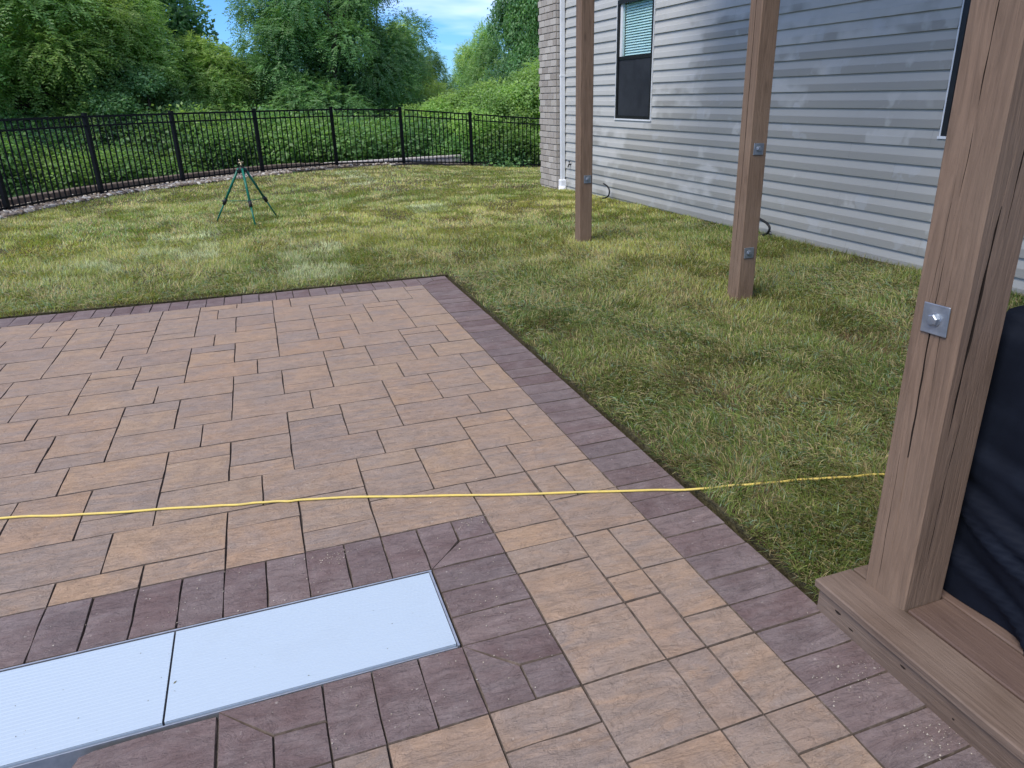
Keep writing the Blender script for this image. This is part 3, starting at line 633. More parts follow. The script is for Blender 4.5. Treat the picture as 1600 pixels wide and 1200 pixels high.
for i in range(len(FP)-2):
    a = Vector((*FP[i], zb[i])); b = Vector((*FP[i+1], zb[i+1])); d = b-a; L = d.length; ang = math.atan2(d.y, d.x); sl = math.asin(d.z/L)
    for (h, hh) in ((FH-0.02, 0.036), (FH-0.175, 0.030), (0.10, 0.034)):
        Mx = Matrix.Translation(a) @ Matrix.Rotation(ang, 4, 'Z') @ Matrix.Rotation(-sl, 4, 'Y')
        mb = MB(); mb.box(0.042, -0.014, h-hh/2, L-0.042, 0.014, h+hh/2, Mx); mb.build('rail', M['fence'], fence)
    n = int(L/0.125)
    for k in range(1, n):
        p = a.lerp(b, k/n); o = link('picket', pick_me, None, fence); o.location = (p.x, p.y, p.z+0.06); o.rotation_euler = (0, 0, ang); o.scale = (1, 1, FH-0.035-0.06)

# ------------------------------------------------------------------ house
house = empty('house_wall', (WALLX(13.0), 13.0, 0), label='grey vinyl clad side wall of the house with brick corner', cat='house')
Hinv = Matrix.Translation(-Vector(house.location))
WD = Vector((-0.021, 1, 0)).normalized(); ang_w = math.atan2(WD.y, WD.x)
# wall frame: origin at (WALLX(4.9), 4.9), s along the wall away from the camera, n towards the lawn
W0 = Vector((WALLX(4.9), 4.9, 0)); WN_ = Vector((-WD.y, WD.x, 0))
def Wp(s, n, z): return W0+WD*s+WN_*n+Vector((0, 0, z))
def Hp(s, n, z): return Wp(s, n, z)-Vector(house.location)
S0, S1 = -7.0, 8.16
PITCH = 0.1583; ZOFF = 1.613-PITCH*12
wins = [(4.99, 6.13, 1.265, 2.945), (-0.95, 0.055, 1.235, 2.95)]
def course(s0, s1, z0, ztop):
    """dutch-lap profile: flat lower part, sloping shoulder, drip lip with a shadow gap"""
    pr = [(0.001, 0.008), (0.028, 0.0), (0.0275, 0.012), (0.0225, 0.070), (0.0195, 0.076), (0.003, PITCH+0.008)]
    out = []
    for n_, z in pr:
        if z0+z > ztop: out.append((n_, ztop)); break
        out.append((n_, z0+z))
    m = len(out); V = [Hp(s0, a, b) for a, b in out]+[Hp(s1, a, b) for a, b in out]
    mb = MB(); mb.add(V, [(i, i+1, i+1+m, i+m) for i in range(m-1)]); mb.build('siding_board', M['siding'], house)
nC = 0
z = ZOFF-PITCH*2
rs = random.Random(3)
while z < 4.7:
    zt = z+PITCH+0.004
    gaps = sorted([(a, b) for a, b, c0, c1 in wins if z+0.02 > c0-0.05 and z < c1])
    part = [(a, b) for a, b, c0, c1 in wins if z+0.02 <= c0-0.05 < zt]
    cuts = [S0]
    segs = []; cur = S0
    for a, b in gaps: segs.append((cur, a)); cur = b
    segs.append((cur, S1))
    for a, b in segs:
        # butt joints between board lengths
        jn = [a]; q = a+rs.uniform(2.5, 4.4)
        while q < b-1.0: jn.append(q); q += rs.uniform(3.2, 4.4)
        jn.append(b)
        for i in range(len(jn)-1): course(jn[i]+(0.0 if i == 0 else 0.0015), jn[i+1], z, zt)
    z += PITCH
# sheathing behind the boards, with window holes left open
def wall_box(s0, s1, n0, n1, z0, z1, name, mat, par=house, c=None):
    V = [Hp(s, n_, z_) for z_ in (z0, z1) for s, n_ in ((s0, n0), (s1, n0), (s1, n1), (s0, n1))]
    mb = MB(); mb.add(V, [(0, 1, 2, 3), (7, 6, 5, 4), (4, 5, 1, 0), (5, 6, 2, 1), (6, 7, 3, 2), (7, 4, 0, 3)]); return mb.build(name, mat, par)
edges = [S0]+[v for w in sorted(wins) for v in (w[0]+0.03, w[1]-0.03)]+[S1]
for i in range(0, len(edges), 2): wall_box(edges[i], edges[i+1], -0.12, 0.0, -0.4, 4.8, 'sheathing', M['mortar'])
for a, b, c0, c1 in wins:
    wall_box(a+0.032, b-0.032, -0.12, 0.0, -0.4, c0+0.02, 'sheathing', M['mortar']); wall_box(a+0.032, b-0.032, -0.12, 0.0, c1-0.02, 4.8, 'sheathing', M['mortar'])
    wall_box(a-0.1, b+0.1, -0.6, -0.5, c0-0.1, c1+0.1, 'room_back', M['screen'])
# foundation strip
wall_box(S0, S1, 0.001, 0.006, -0.4, ZOFF-PITCH*2+0.02, 'foundation', M['mortar'])
def window(a, b, c0, c1, blind, label):
    w = empty('window', (0, 0, 0)); w.parent = house
    if label: w['label'] = label
    def bx(s0, s1, n0, n1, z0, z1, name, mat, par): return wall_box(s0, s1, n0, n1, z0, z1, name, mat, par)
    # trim (J channel), light
    bx(a+0.008, a+0.022, 0.0, 0.030, c0, c1, 'trim', M['trim'], w); bx(b-0.022, b-0.008, 0.0, 0.030, c0, c1, 'trim', M['trim'], w)
    bx(a-0.004, b+0.004, 0.0, 0.036, c0-0.022, c0, 'sill', M['trim'], w); bx(a, b, 0.0, 0.034, c1, c1+0.025, 'trim', M['trim'], w)
    a2, b2 = a+0.0225, b-0.0225; fw = 0.052
    bx(a2, a2+fw, -0.06, 0.028, c0, c1, 'frame', M['frame'], w); bx(b2-fw, b2, -0.06, 0.028, c0, c1, 'frame', M['frame'], w)
    bx(a2+fw, b2-fw, -0.06, 0.028, c0, c0+0.045, 'frame', M['frame'], w); bx(a2+fw, b2-fw, -0.06, 0.028, c1-0.06, c1, 'frame', M['frame'], w)
    zm = 2.135
    bx(a2+fw, b2-fw, -0.05, 0.015, zm-0.025, zm+0.025, 'meeting_rail', M['frame'], w)
    # upper sash: inner frame, blind slats, glass
    for s0, s1 in ((a2+fw, a2+fw+0.022), (b2-fw-0.06, b2-fw)): bx(s0, s1, -0.05, 0.0, zm+0.025, c1-0.06, 'sash', M['trim'] if s0 > a2+0.3 else M['frame'], w)
    bx(a2+fw+0.023, b2-fw-0.061, -0.022, -0.018, zm+0.026, c1-0.061, 'glass', M['glass'], w)
    bx(a2+fw+0.001, b2-fw-0.001, 0.004, 0.006, c0+0.046, zm-0.026, 'insect_screen', M['screen'], w)
    if blind:
        mb = MB(); z_ = zm+0.04; 
        while z_ < c1-0.08:
            V = [Hp(s, n_, z2) for s in (a2+fw+0.03, b2-fw-0.07) for n_, z2 in ((-0.050, z_), (-0.075, z_+0.030), (-0.078, z_+0.027), (-0.053, z_-0.003))]
            o = MB(); o.add(V, [(0, 4, 5, 1), (1, 5, 6, 2), (2, 6, 7, 3), (3, 7, 4, 0)]); o.build('blind_slat', M['blind'], w); z_ += 0.036
        bx(a2+fw+0.03, b2-fw-0.07, -0.11, -0.10, zm+0.03, c1-0.07, 'blind_gap_shade', M['screen'], w)  # dark sheet behind the slats; its colour stands in for the shade between them
window(*wins[0], True, 'dark framed window with teal blind in its upper sash')
window(*wins[1], False, 'dark window mostly hidden behind the nearest post')

# brick corner
bx0 = Vector((5.29, 13.04, 0)); bwd = Vector((-0.03, 1, 0)).normalized(); bnd = Vector((1, 0.03, 0)).normalized()
hl = Vector(house.location)
pier = bx0-hl
BL, BH, RT, LEN, DEP = 0.235, 0.098, 0.112, 0.79, 0.2
mb = MB(); ang_b = math.atan2(bwd.y, bwd.x)
Mb = Matrix.Translation(pier) @ Matrix(((bwd.x, bnd.x, 0, 0), (bwd.y, bnd.y, 0, 0), (0, 0, 1, 0), (0, 0, 0, 1)))
mb.box(0.003, 0.003, -0.4, LEN-0.01, 2.0, 3.55, Mb); mb.build('mortar_core', M['mortar'], house)
bmesh_cache = {}
def brick(l, d_, h, pos):
    key = (round(l, 3), round(d_, 3), h)
    if key not in bmesh_cache:
        q = MB(); q.cbox(-l/2, -d_/2, 0, l/2, d_/2, h, 0.004); me = q.mesh('brick'); me.materials.append(M['brick']); bmesh_cache[key] = me
    o = link('brick', bmesh_cache[key], None, house); o.matrix_local = Mb @ Matrix.Translation(pos)
    return o
row = 0; z = -0.35
while z < 3.5:
    # face along the wall direction (towards the lawn)
    off = 0.0 if row % 2 == 0 else -0.125
    s = off
    while s < LEN-0.02:
        a = max(s, 0.0); b = min(s+BL, LEN)
        if b-a > 0.05: brick(b-a, 0.03, BH, Vector(((a+b)/2, 0.0+rnd.uniform(-0.0015, 0.0015), z)))
        s += BL+0.018
    # short return towards the siding
    w_ = 0.15 if row % 2 else 0.09
    brick(0.03, w_, BH, Vector((0.0, 0.019+w_/2, z))) 
    brick(0.03, 0.24, BH, Vector((0.0, 0.019+w_+0.012+0.12, z)))
    z += RT; row += 1

# downspout
sp = empty('downspout', (5.385, 12.98, 0), label='white square downspout with bright plastic adapter beside the brick corner', cat='downspout')
mb = MB(); mb.cbox(-0.042, -0.03, 0.10, 0.042, 0.03, 1.95, 0.006); mb.cbox(-0.040, -0.028, 1.955, 0.040, 0.028, 3.5, 0.006); mb.build('pipe', M['trim'], sp)
mb = MB()
for k in (0.12, 0.5, 0.9): pass
mb.cbox(-0.046, -0.034, 1.93, 0.046, 0.034, 1.962, 0.003); mb.build('joint_collar', M['trim'], sp)
mb = MB(); mb.cbox(-0.062, -0.055, -0.02, 0.062, 0.055, 0.14, 0.012); mb.build('adapter', M['pvc'], sp)
mb = MB(); mb.tube([(-0.01, -0.01, -0.25), (-0.01, -0.01, 0.02)], 0.07, 16); mb.build('drain_pipe', M['pvc'], sp)
hb = empty('hose_bib', (5.44, 12.72, 0.43), label='small dark hose tap on the siding beside the downspout', cat='tap')
mb = MB(); mb.tube([(0.03, 0, 0), (-0.04, 0, 0)], 0.014, 8); mb.tube([(-0.04, 0, 0.005), (-0.055, 0, -0.05)], 0.011, 8); mb.build('spout', M['rubber'], hb)
mb = MB(); mb.tube([(-0.03, 0, 0.01), (-0.03, 0, 0.05)], 0.006, 6); mb.tube([(-0.03, 0, 0.048), (-0.03, 0, 0.058)], 0.024, 10); mb.build('handle', M['rubber'], hb)

# ------------------------------------------------------------------ black conduit stubs curling out of the lawn by the wall
def stub(loc, pts, r, label):
    mb = MB(); mb.tube(catmull(pts, 6), r, 8); return mb.build('conduit_stub', M['rubber'], label=label, cat='cable', group='black cable stubs at the foot of the wall')
a = stub(None, [(5.30, 11.65, -0.05), (5.33, 11.45, -0.02), (5.34, 11.15, 0.005), (5.34, 10.93, 0.06), (5.35, 10.90, 0.15), (5.35, 10.98, 0.215), (5.35, 11.12, 0.245)], 0.013, 'thin black cable stub curling from the grass behind the farthest post')
b = stub(None, [(5.30, 7.75, 0.01), (5.36, 7.45, 0.025), (5.40, 7.15, 0.03), (5.42, 6.93, 0.075), (5.42, 6.86, 0.15), (5.42, 6.92, 0.205), (5.42, 7.05, 0.235), (5.42, 7.10, 0.235)], 0.014, 'thicker black cable stub with tape ends beside the middle post')
mb = MB(); mb.tube([(5.42, 6.90, 0.09), (5.46, 6.86, 0.085)], 0.006, 6); mb.tube([(5.42, 6.88, 0.13), (5.40, 6.80, 0.125)], 0.005, 6); mb.tube([(5.405, 7.08, 0.04), (5.39, 7.06, 0.075)], 0.006, 6)
mb.build('tape_end', M['rubber'], b)

# ------------------------------------------------------------------ deck posts with real checks (cracks) cut into the faces
def post(name, cx, cy, wx, wy, z0, z1, rz, label, cracks, nx=30, nz=110, warp=0.0):
    """cracks: list of (face, [(z, t)...], width, depth); faces: 0 = -x face (t from far to near), 1 = -y face (t left to right)"""
    root = empty(name, (cx, cy, z0), rz, label=label, cat='post', group='brown timber posts of the deck')
    hx, hy = wx/2, wy/2; rc = 0.006
    per = []     # (x, y, nx, ny, face, t)
    for face, (a, b, n_) in enumerate([((-hx, hy), (-hx, -hy), (-1, 0)), ((-hx, -hy), (hx, -hy), (0, -1)), ((hx, -hy), (hx, hy), (1, 0)), ((hx, hy), (-hx, hy), (0, 1))]):
        m = nx if face < 2 else 3
        ts = np.linspace(0, 1, m); L = math.hypot(b[0]-a[0], b[1]-a[1]); ts = rc/L+(1-2*rc/L)*ts
        if face < 2:
            add_t = []
            ts = np.sort(np.concatenate([ts, add_t]))
        for t_ in ts: per.append((a[0]+(b[0]-a[0])*t_, a[1]+(b[1]-a[1])*t_, n_[0], n_[1], face, t_))
    per = np.array(per); zs = np.linspace(0, z1-z0, nz); m = len(per)
    X = np.repeat(per[None, :, 0], nz, 0); Y = np.repeat(per[None, :, 1], nz, 0); Z = np.repeat(zs[:, None], m, 1)
    D = np.zeros_like(X)
    # gentle waviness of sawn timber
    D += 0.0016*(fbm(np.repeat(per[None, :, 5], nz, 0)*3+per[None, :, 4]*9, Z*1.1+cx*7)-0.5)
    TT = np.repeat(per[None, :, 5], nz, 0); zz = zs+z0
    for face, line in cracks:
        ln_ = np.array(sorted(line)); tc_ = np.interp(zz, ln_[:, 0], ln_[:, 1]); w_ = np.interp(zz, ln_[:, 0], ln_[:, 2])*0.001; d_ = np.interp(zz, ln_[:, 0], ln_[:, 3])*0.001
        w_ = w_*(0.75+0.35*np.sin(zz*11+face)*np.sin(zz*29+1)); tc_ = tc_+(0.006*np.sin(zz*17+ln_[0, 1]*40)+0.003*np.sin(zz*53))*(w_ > 0.0002)
        W = wy if face == 0 else wx
        cols = np.where(per[:, 4] == face)[0]; ts_ = per[cols, 5]; c0 = cols[int(np.argmin(np.abs(ts_-ln_[:, 1].mean())))]; c0 = min(max(c0, cols[3]), cols[-4])
        sh = tc_-TT[:, c0]
        for k_ in range(-6, 7):
            cc = c0+k_
            if cols[0] < cc < cols[-1]: TT[:, cc] += sh*(1-abs(k_)/7.0)
        hw = np.maximum(w_, 0.0006)/W/2
        TT[:, c0-1] = TT[:, c0]-hw; TT[:, c0+1] = TT[:, c0]+hw; D[:, c0] -= d_
    for face, a, b in ((0, (-hx, hy), (-hx, -hy)), (1, (-hx, -hy), (hx, -hy))):
        cols = np.where(per[:, 4] == face)[0]; TT[:, cols] = np.sort(TT[:, cols], 1)
        X[:, cols] = a[0]+(b[0]-a[0])*TT[:, cols]; Y[:, cols] = a[1]+(b[1]-a[1])*TT[:, cols]
    X = X+D*per[None, :, 2]; Y = Y+D*per[None, :, 3]
    if warp: X = X+warp*np.sin(Z*1.7+1)*0.5
    V = np.stack([X, Y, Z], -1).reshape(-1, 3)
    i = np.arange(nz-1)[:, None]*m; j = np.arange(m)[None]; jn = (j+1) % m
    F = np.stack([i+j, i+jn, i+jn+m, i+j+m], -1).reshape(-1, 4)
    me = np_mesh('timber', V, F, smooth=False); me.materials.append(M['post']); me.materials.append(M['crack'])
    dmin = D.reshape(-1); mi = (dmin[F].min(1) < -0.0030).astype(np.int32); me.polygons.foreach_set('material_index', mi)
    link('timber', me, None, root)
    return root
def washer(root, face, t_, z, w, h, wx, wy, tilt=0.0, big=False):
    hx, hy = wx/2, wy/2
    if face == 0: pos = Vector((-hx, hy-2*hy*t_, z)); Rm = Matrix.Rotation(-math.pi/2, 4, 'Z')
    else: pos = Vector((-hx+2*hx*t_, -hy, z)); Rm = Matrix.Identity(4)
    Mx = Matrix.Translation(pos) @ Rm @ Matrix.Rotation(tilt, 4, 'Y')
    mb = MB(); mb.cbox(-w/2, -0.0065, -h/2, w/2, -0.0008, h/2, 0.0018, Mx); wp = mb.build('washer_plate', M['galv'], root)
    # bolt head: hexagon on a round flange
    hexr = 0.0165 if big else 0.019
    V = []
    def ring(r, y, n=6): return [Mx @ Vector((r*math.cos(2*math.pi*k/n+0.3), y, r*math.sin(2*math.pi*k/n+0.3))) for k in range(n)]
    mb = MB(); R1 = ring(hexr, -0.0065); R2 = ring(hexr, -0.017); R3 = ring(hexr*0.8, -0.0195)
    mb.add(R1+R2+R3, [(k, (k+1) % 6, 6+(k+1) % 6, 6+k) for k in range(6)]+[(6+k, 6+(k+1) % 6, 12+(k+1) % 6, 12+k) for k in range(6)]+[tuple(range(12, 18))])
    mb.build('bolt_head', M['galv'], wp)
    n = 16; r1 = [Mx @ Vector((hexr*1.22*math.cos(2*math.pi*k/n), -0.0062, hexr*1.22*math.sin(2*math.pi*k/n))) for k in range(n)]; r2_ = [Mx @ Vector((hexr*1.16*math.cos(2*math.pi*k/n), -0.0088, hexr*1.16*math.sin(2*math.pi*k/n))) for k in range(n)]
    mb = MB(); mb.add(r1+r2_, [(k, (k+1) % n, n+(k+1) % n, n+k) for k in range(n)]+[tuple(range(n, 2*n))]); mb.build('flange', M['galv'], wp)
DZ = 0.113      # top of the step deck
# nearest post
nx_, ny_ = 0.160, 0.158
p0 = post('deck_post', 1.746, 1.375, nx_, ny_, DZ-0.02, 4.3, 0.0, 'nearest brown timber post, split by long cracks, standing on the step',
          [(0, [(0.16, .52, 0, 0), (.60, .47, 1.5, 3), (.85, .45, 3, 8), (1.05, .42, 3.2, 9), (1.25, .44, 3.2, 9), (1.33, .47, 1.8, 5), (1.40, .485, 6, 14), (1.75, .50, 6.5, 14), (2.3, .46, 6, 14), (3.5, .45, 3, 8)]),
           (0, [(.72, .67, 0, 0), (.9, .66, 1.8, 4), (1.05, .61, 1.8, 4), (1.32, .62, 0, 0)]),
           (0, [(.12, .30, 0, 0), (.2, .33, 2, 5), (.45, .30, 2.4, 6), (.75, .27, 0, 0), (1.0, .28, 0, 0), (1.1, .31, 1.8, 5), (1.25, .34, 1.8, 5), (1.44, .38, 0, 0)]),
           (1, [(.68, .22, 0, 0), (.74, .22, 5, 12), (.85, .24, 11, 18), (1.1, .27, 12, 18), (1.27, .30, 8, 14), (1.33, .31, 1, 3), (1.5, .36, 0, 0)]),
           (1, [(.24, .36, 0, 0), (.32, .36, 2.6, 8), (.55, .39, 4.5, 10), (.80, .46, 2, 5), (.92, .47, 0, 0), (1.2, .52, 0, 0), (1.4, .53, 5.5, 12), (2.2, .62, 6, 12)])],
          nx=34, nz=300)
washer(p0, 0, 0.50, 1.0232-(DZ-0.02), 0.083, 0.083, nx_, ny_, -0.03, True)
p1 = post('deck_post', 3.622, 4.885, 0.152, 0.150, -0.05, 4.3, -0.03, 'middle brown timber post with two square washer plates standing in grass',
          [(0, [(3.2, .45, 4, 9), (1.9, .50, 5, 10), (1.2, .50, 5, 10), (.6, .45, 4, 8), (.05, .42, 1, 3)]), (0, [(1.2, .80, 0, 0), (.8, .78, 2.5, 6), (.3, .74, 2, 5), (0.05, .74, 0, 0)]), (1, [(1.05, .6, 0, 0), (.8, .6, 1.5, 3), (.4, .55, 0, 0)])],
          nx=18, nz=150, warp=0.006)
washer(p1, 1, 0.50, 1.205+0.05, 0.088, 0.086, 0.152, 0.150, 0.02)
washer(p1, 1, 0.50, 0.404+0.05, 0.088, 0.086, 0.152, 0.150, -0.02)
p2 = post('deck_post', 3.474, 7.745, 0.152, 0.150, -0.08, 4.3, -0.04, 'farthest brown timber post with one washer plate, nearest the brick corner',
          [(0, [(2.2, .45, 0, 0), (1.6, .47, 2, 6), (.8, .5, 0, 0)])], nx=12, nz=80)
washer(p2, 1, 0.60, 0.724+0.08, 0.088, 0.086, 0.152, 0.150)

# the raised deck carried by the posts (above the frame, it shades the wall and the lawn below)
dk = empty('raised_deck', (4.5, 4, 4.3), label='raised timber deck carried by the posts above the lawn', cat='deck')
mb = MB()
for k in range(38):
    y = -1.2+k*0.245; x0 = -2.95 if y < 1.45 else -1.15
    mb.cbox(x0, y-4+0.003, 0.22, WALLX(y)-4.5-0.03, y-4+0.239, 0.25, 0.004)
mb.build('decking', M['board_red'], dk)
mb = MB(); mb.box(-1.13, -5.2, 0.0, -1.05, 3.95, 0.215); mb.build('beam', M['board'], dk)
mb = MB(); mb.box(-2.9, -5.2, 0.0, -2.82, -2.55, 0.215); mb.build('beam', M['board'], dk)
mb = MB(); mb.box(-2.81, -2.63, 0.0, -1.14, -2.55, 0.215); mb.build('beam', M['board'], dk)
for k in range(22):
    y = -5.0+k*0.41; mb = MB(); mb.box(-1.04, y, 0.03, WALLX(y+4)-4.5-0.04, y+0.04, 0.213); mb.build('joist', M['board'], dk)

# ------------------------------------------------------------------ step deck under the nearest post
st = empty('deck_step', (1.6, 0.5, 0), label='low brown step deck along the right edge of the patio', cat='deck')
o3 = Vector((1.6, 0.5, 0))
def board(x0, x1, y0, y1, z0, z1, name, mat, seed):
    r = random.Random(seed); ny = 40; prof = [(0, 0), (0.0, 1), (0.06, 1.0), (0.5, 1.0), (0.94, 1.0), (1, 1), (1, 0)]
    V = []; 
    for i in range(ny+1):
        y = y0+(y1-y0)*i/ny; wob = 0.0012*math.sin(y*7+seed)+0.0008*math.sin(y*19+seed*2)
        c = 0.004
        pts_ = [(x0, z0), (x0, z1-c), (x0+c, z1), ((x0+x1)/2, z1-0.001), (x1-c, z1), (x1, z1-c), (x1, z0)]
        V += [(px+wob-o3.x, y-o3.y, pz+r.uniform(-0.0003, 0.0003)) for px, pz in pts_]
    m = 7; F = [(i*m+k, i*m+k+1, (i+1)*m+k+1, (i+1)*m+k) for i in range(ny) for k in range(m-1)]
    F += [tuple(range(m)), tuple(ny*m+k for k in range(m-1, -1, -1))]
    mb = MB(); mb.add(V, F); return mb.build(name, mat, st)
board(1.527, 1.676, -1.5, 1.521, DZ-0.026, DZ, 'board', M['board'], 3)
board(1.684, 1.832, -1.5, 1.292, DZ-0.026, DZ, 'board', M['board_red'], 5)
board(1.684, 1.822, 1.459, 1.519, DZ-0.026, DZ, 'board', M['board'], 6)
for i in range(1, 5): board(1.684+0.156*i+0.0, 1.684+0.156*i+0.148, -1.5, 1.518, DZ-0.026, DZ, 'board', M['board_red'] if i % 2 else M['board'], 8+i)
# fascia with knots and nail scars
mb = MB(); mb.cbox(1.540-1.6, -1.5-0.5, -0.04, 1.572-1.6, 1.512-0.5, DZ-0.0275, 0.003); fas = mb.build('fascia_board', M['board'], st)
mb = MB(); mb.cbox(1.573-1.6, 1.482-0.5, -0.04, 2.5-1.6, 1.511-0.5, DZ-0.0275, 0.003); mb.build('fascia_board', M['board'], st)
mb = MB()
for y, z_, w_, h_ in ((1.42, 0.050, 0.013, 0.005), (1.16, 0.055, 0.010, 0.004), (0.985, 0.03, 0.004, 0.003), (0.72, 0.05, 0.014, 0.006), (1.36, 0.03, 0.010, 0.003), (0.74, 0.025, 0.008, 0.003)):
    V = [(1.5392-1.6, y-0.5+w_*math.cos(a)*(1+0.25*math.sin(3*a)), z_+h_*math.sin(a)) for a in [i*math.pi/5 for i in range(10)]]; mb.add(V, [tuple(range(9, -1, -1))])
mb.build('knot', M['crack'], fas)

# ------------------------------------------------------------------ covered grill behind the nearest post
gx, gy, gz_ = 2.345, 0.55, DZ
gc = empty('covered_grill', (gx, gy, gz_), label='dark navy fabric cover draped over a grill behind the nearest post', cat='grill cover')
nu, nv = 240, 60
u_ = np.linspace(0, 2*math.pi, nu, endpoint=False); v_ = np.linspace(0, 1, nv)
UU, VV = np.meshgrid(u_, v_, indexing='ij')
hx, hy, ht = 0.495, 0.90, 0.905
ex = 14
rad = (np.abs(np.cos(UU))**ex+np.abs(np.sin(UU))**ex)**(-1/ex)
top = sstep(0.86, 1.0, VV)
scale = 1-0.025*VV-0.05*sstep(0.93, 1, VV)
DX = rad*np.cos(UU)*hx*scale; DY = rad*np.sin(UU)*hy*scale; DZZ = VV*ht
arc = UU*2.2
fold = 0.010*np.sin(arc*3.1+VV*7)*(1-VV)**1.2+0.014*np.sin(arc*6.3-VV*11+1)*(1-VV)**1.6+0.008*np.sin(arc*13+VV*16)*(1-VV)+0.02*(fbm(arc*2.2+5, VV*3)-0.5)
# diagonal pulled creases near the bottom left
crs = 0
for k_, (uc, vc, sl, am) in enumerate([(2.66, 0.28, -1.2, 0.030), (2.75, 0.16, -1.5, 0.026), (2.9, 0.40, -0.8, 0.018), (2.6, 0.05, -1.8, 0.02), (3.2, 0.55, -0.5, 0.012)]):
    d_ = (VV-vc)-sl*(UU-uc)*0.35; crs = crs+am*np.exp(-(d_/0.022)**2)*np.exp(-((UU-uc)/0.55)**2)-am*0.7*np.exp(-((d_-0.045)/0.03)**2)*np.exp(-((UU-uc)/0.6)**2)
fold = fold+crs
DX += np.cos(UU)*fold; DY += np.sin(UU)*fold
V = np.stack([DX, DY, DZZ+0.004+0.01*np.sin(arc*3)*(1-VV)*0], -1).reshape(-1, 3)
F = [(i*nv+j, ((i+1) % nu)*nv+j, ((i+1) % nu)*nv+j+1, i*nv+j+1) for i in range(nu) for j in range(nv-1)]
V = V.tolist(); V.append([0, 0, ht+0.03]); n0 = len(V)-1
me = bpy.data.meshes.new('cover'); me.from_pydata(V, [], F+[(i*nv+nv-1, ((i+1) % nu)*nv+nv-1, n0) for i in range(nu)]); me.polygons.foreach_set('use_smooth', [True]*len(me.polygons)); me.update()
link('cover', me, M['tarp'], gc)

# ------------------------------------------------------------------ sprinkler tripod
tp = empty('sprinkler_tripod', (-0.19, 11.15, 0), label='green metal sprinkler tripod standing on the lawn by the fence', cat='tripod')
hub = Vector((0, 0, 0.73)); feet = [Vector((-0.445, 0.195, 0.0)), Vector((0.07, -0.47, 0.0)), Vector((0.378, 0.29, 0.0))]
clamps = []
for ft in feet:
    top_ = hub+Vector((ft.x, ft.y, 0))*0.10; mid = top_.lerp(ft, 0.60); clamps.append(mid)
    lg = MB().tube([top_, mid], 0.0165, 8).build('leg', M['green'], tp)
    MB().tube([mid, ft], 0.011, 8).build('lower_tube', M['green'], lg)
    a = top_.lerp(ft, 0.565); b = top_.lerp(ft, 0.665); k = MB(); k.tube([a, b], 0.024, 10); k.tube([mid+Vector((0, 0, 0)), mid+Vector((ft.x, ft.y, 0)).normalized()*0.045], 0.010, 6); k.build('clamp', M['rubber'], lg)
c0 = sum(clamps, Vector())/3
for c in clamps: MB().tube([c0, c], 0.0045, 6).build('spreader', M['green'], tp)
k = MB(); k.tube([hub-Vector((0, 0, 0.05)), hub+Vector((0, 0, 0.02))], 0.040, 12); k.box(-0.07, -0.015, 0.69, 0.07, 0.015, 0.715); k.box(-0.015, -0.07, 0.69, 0.015, 0.07, 0.7149); k.build('hub', M['rubber'], tp)
k = MB(); k.tube([hub+Vector((0, 0, 0.02)), hub+Vector((0, 0, 0.07))], 0.013, 8); k.tube([hub+Vector((-0.035, 0, 0.075)), hub+Vector((0.035, 0, 0.082))], 0.012, 8); k.tube([hub+Vector((0.0, 0, 0.08)), hub+Vector((-0.02, 0, 0.125))], 0.007, 6); k.build('sprinkler_head', M['brass'], tp)

# little black drip lines poking out at the foot of the kerb
def bit(pts, r, label): return MB().tube(pts, r, 6).build('drip_line', M['rubber'], label=label, cat='drip line')
bit(catmull([(3.2, 19.0, 0.03), (3.5, 18.95, 0.06), (3.9, 19.1, 0.05), (4.3, 19.15, 0.03), (4.8, 19.3, -0.05)], 5), 0.018, 'black drip line lying at the foot of the kerb near the sixth fence post')

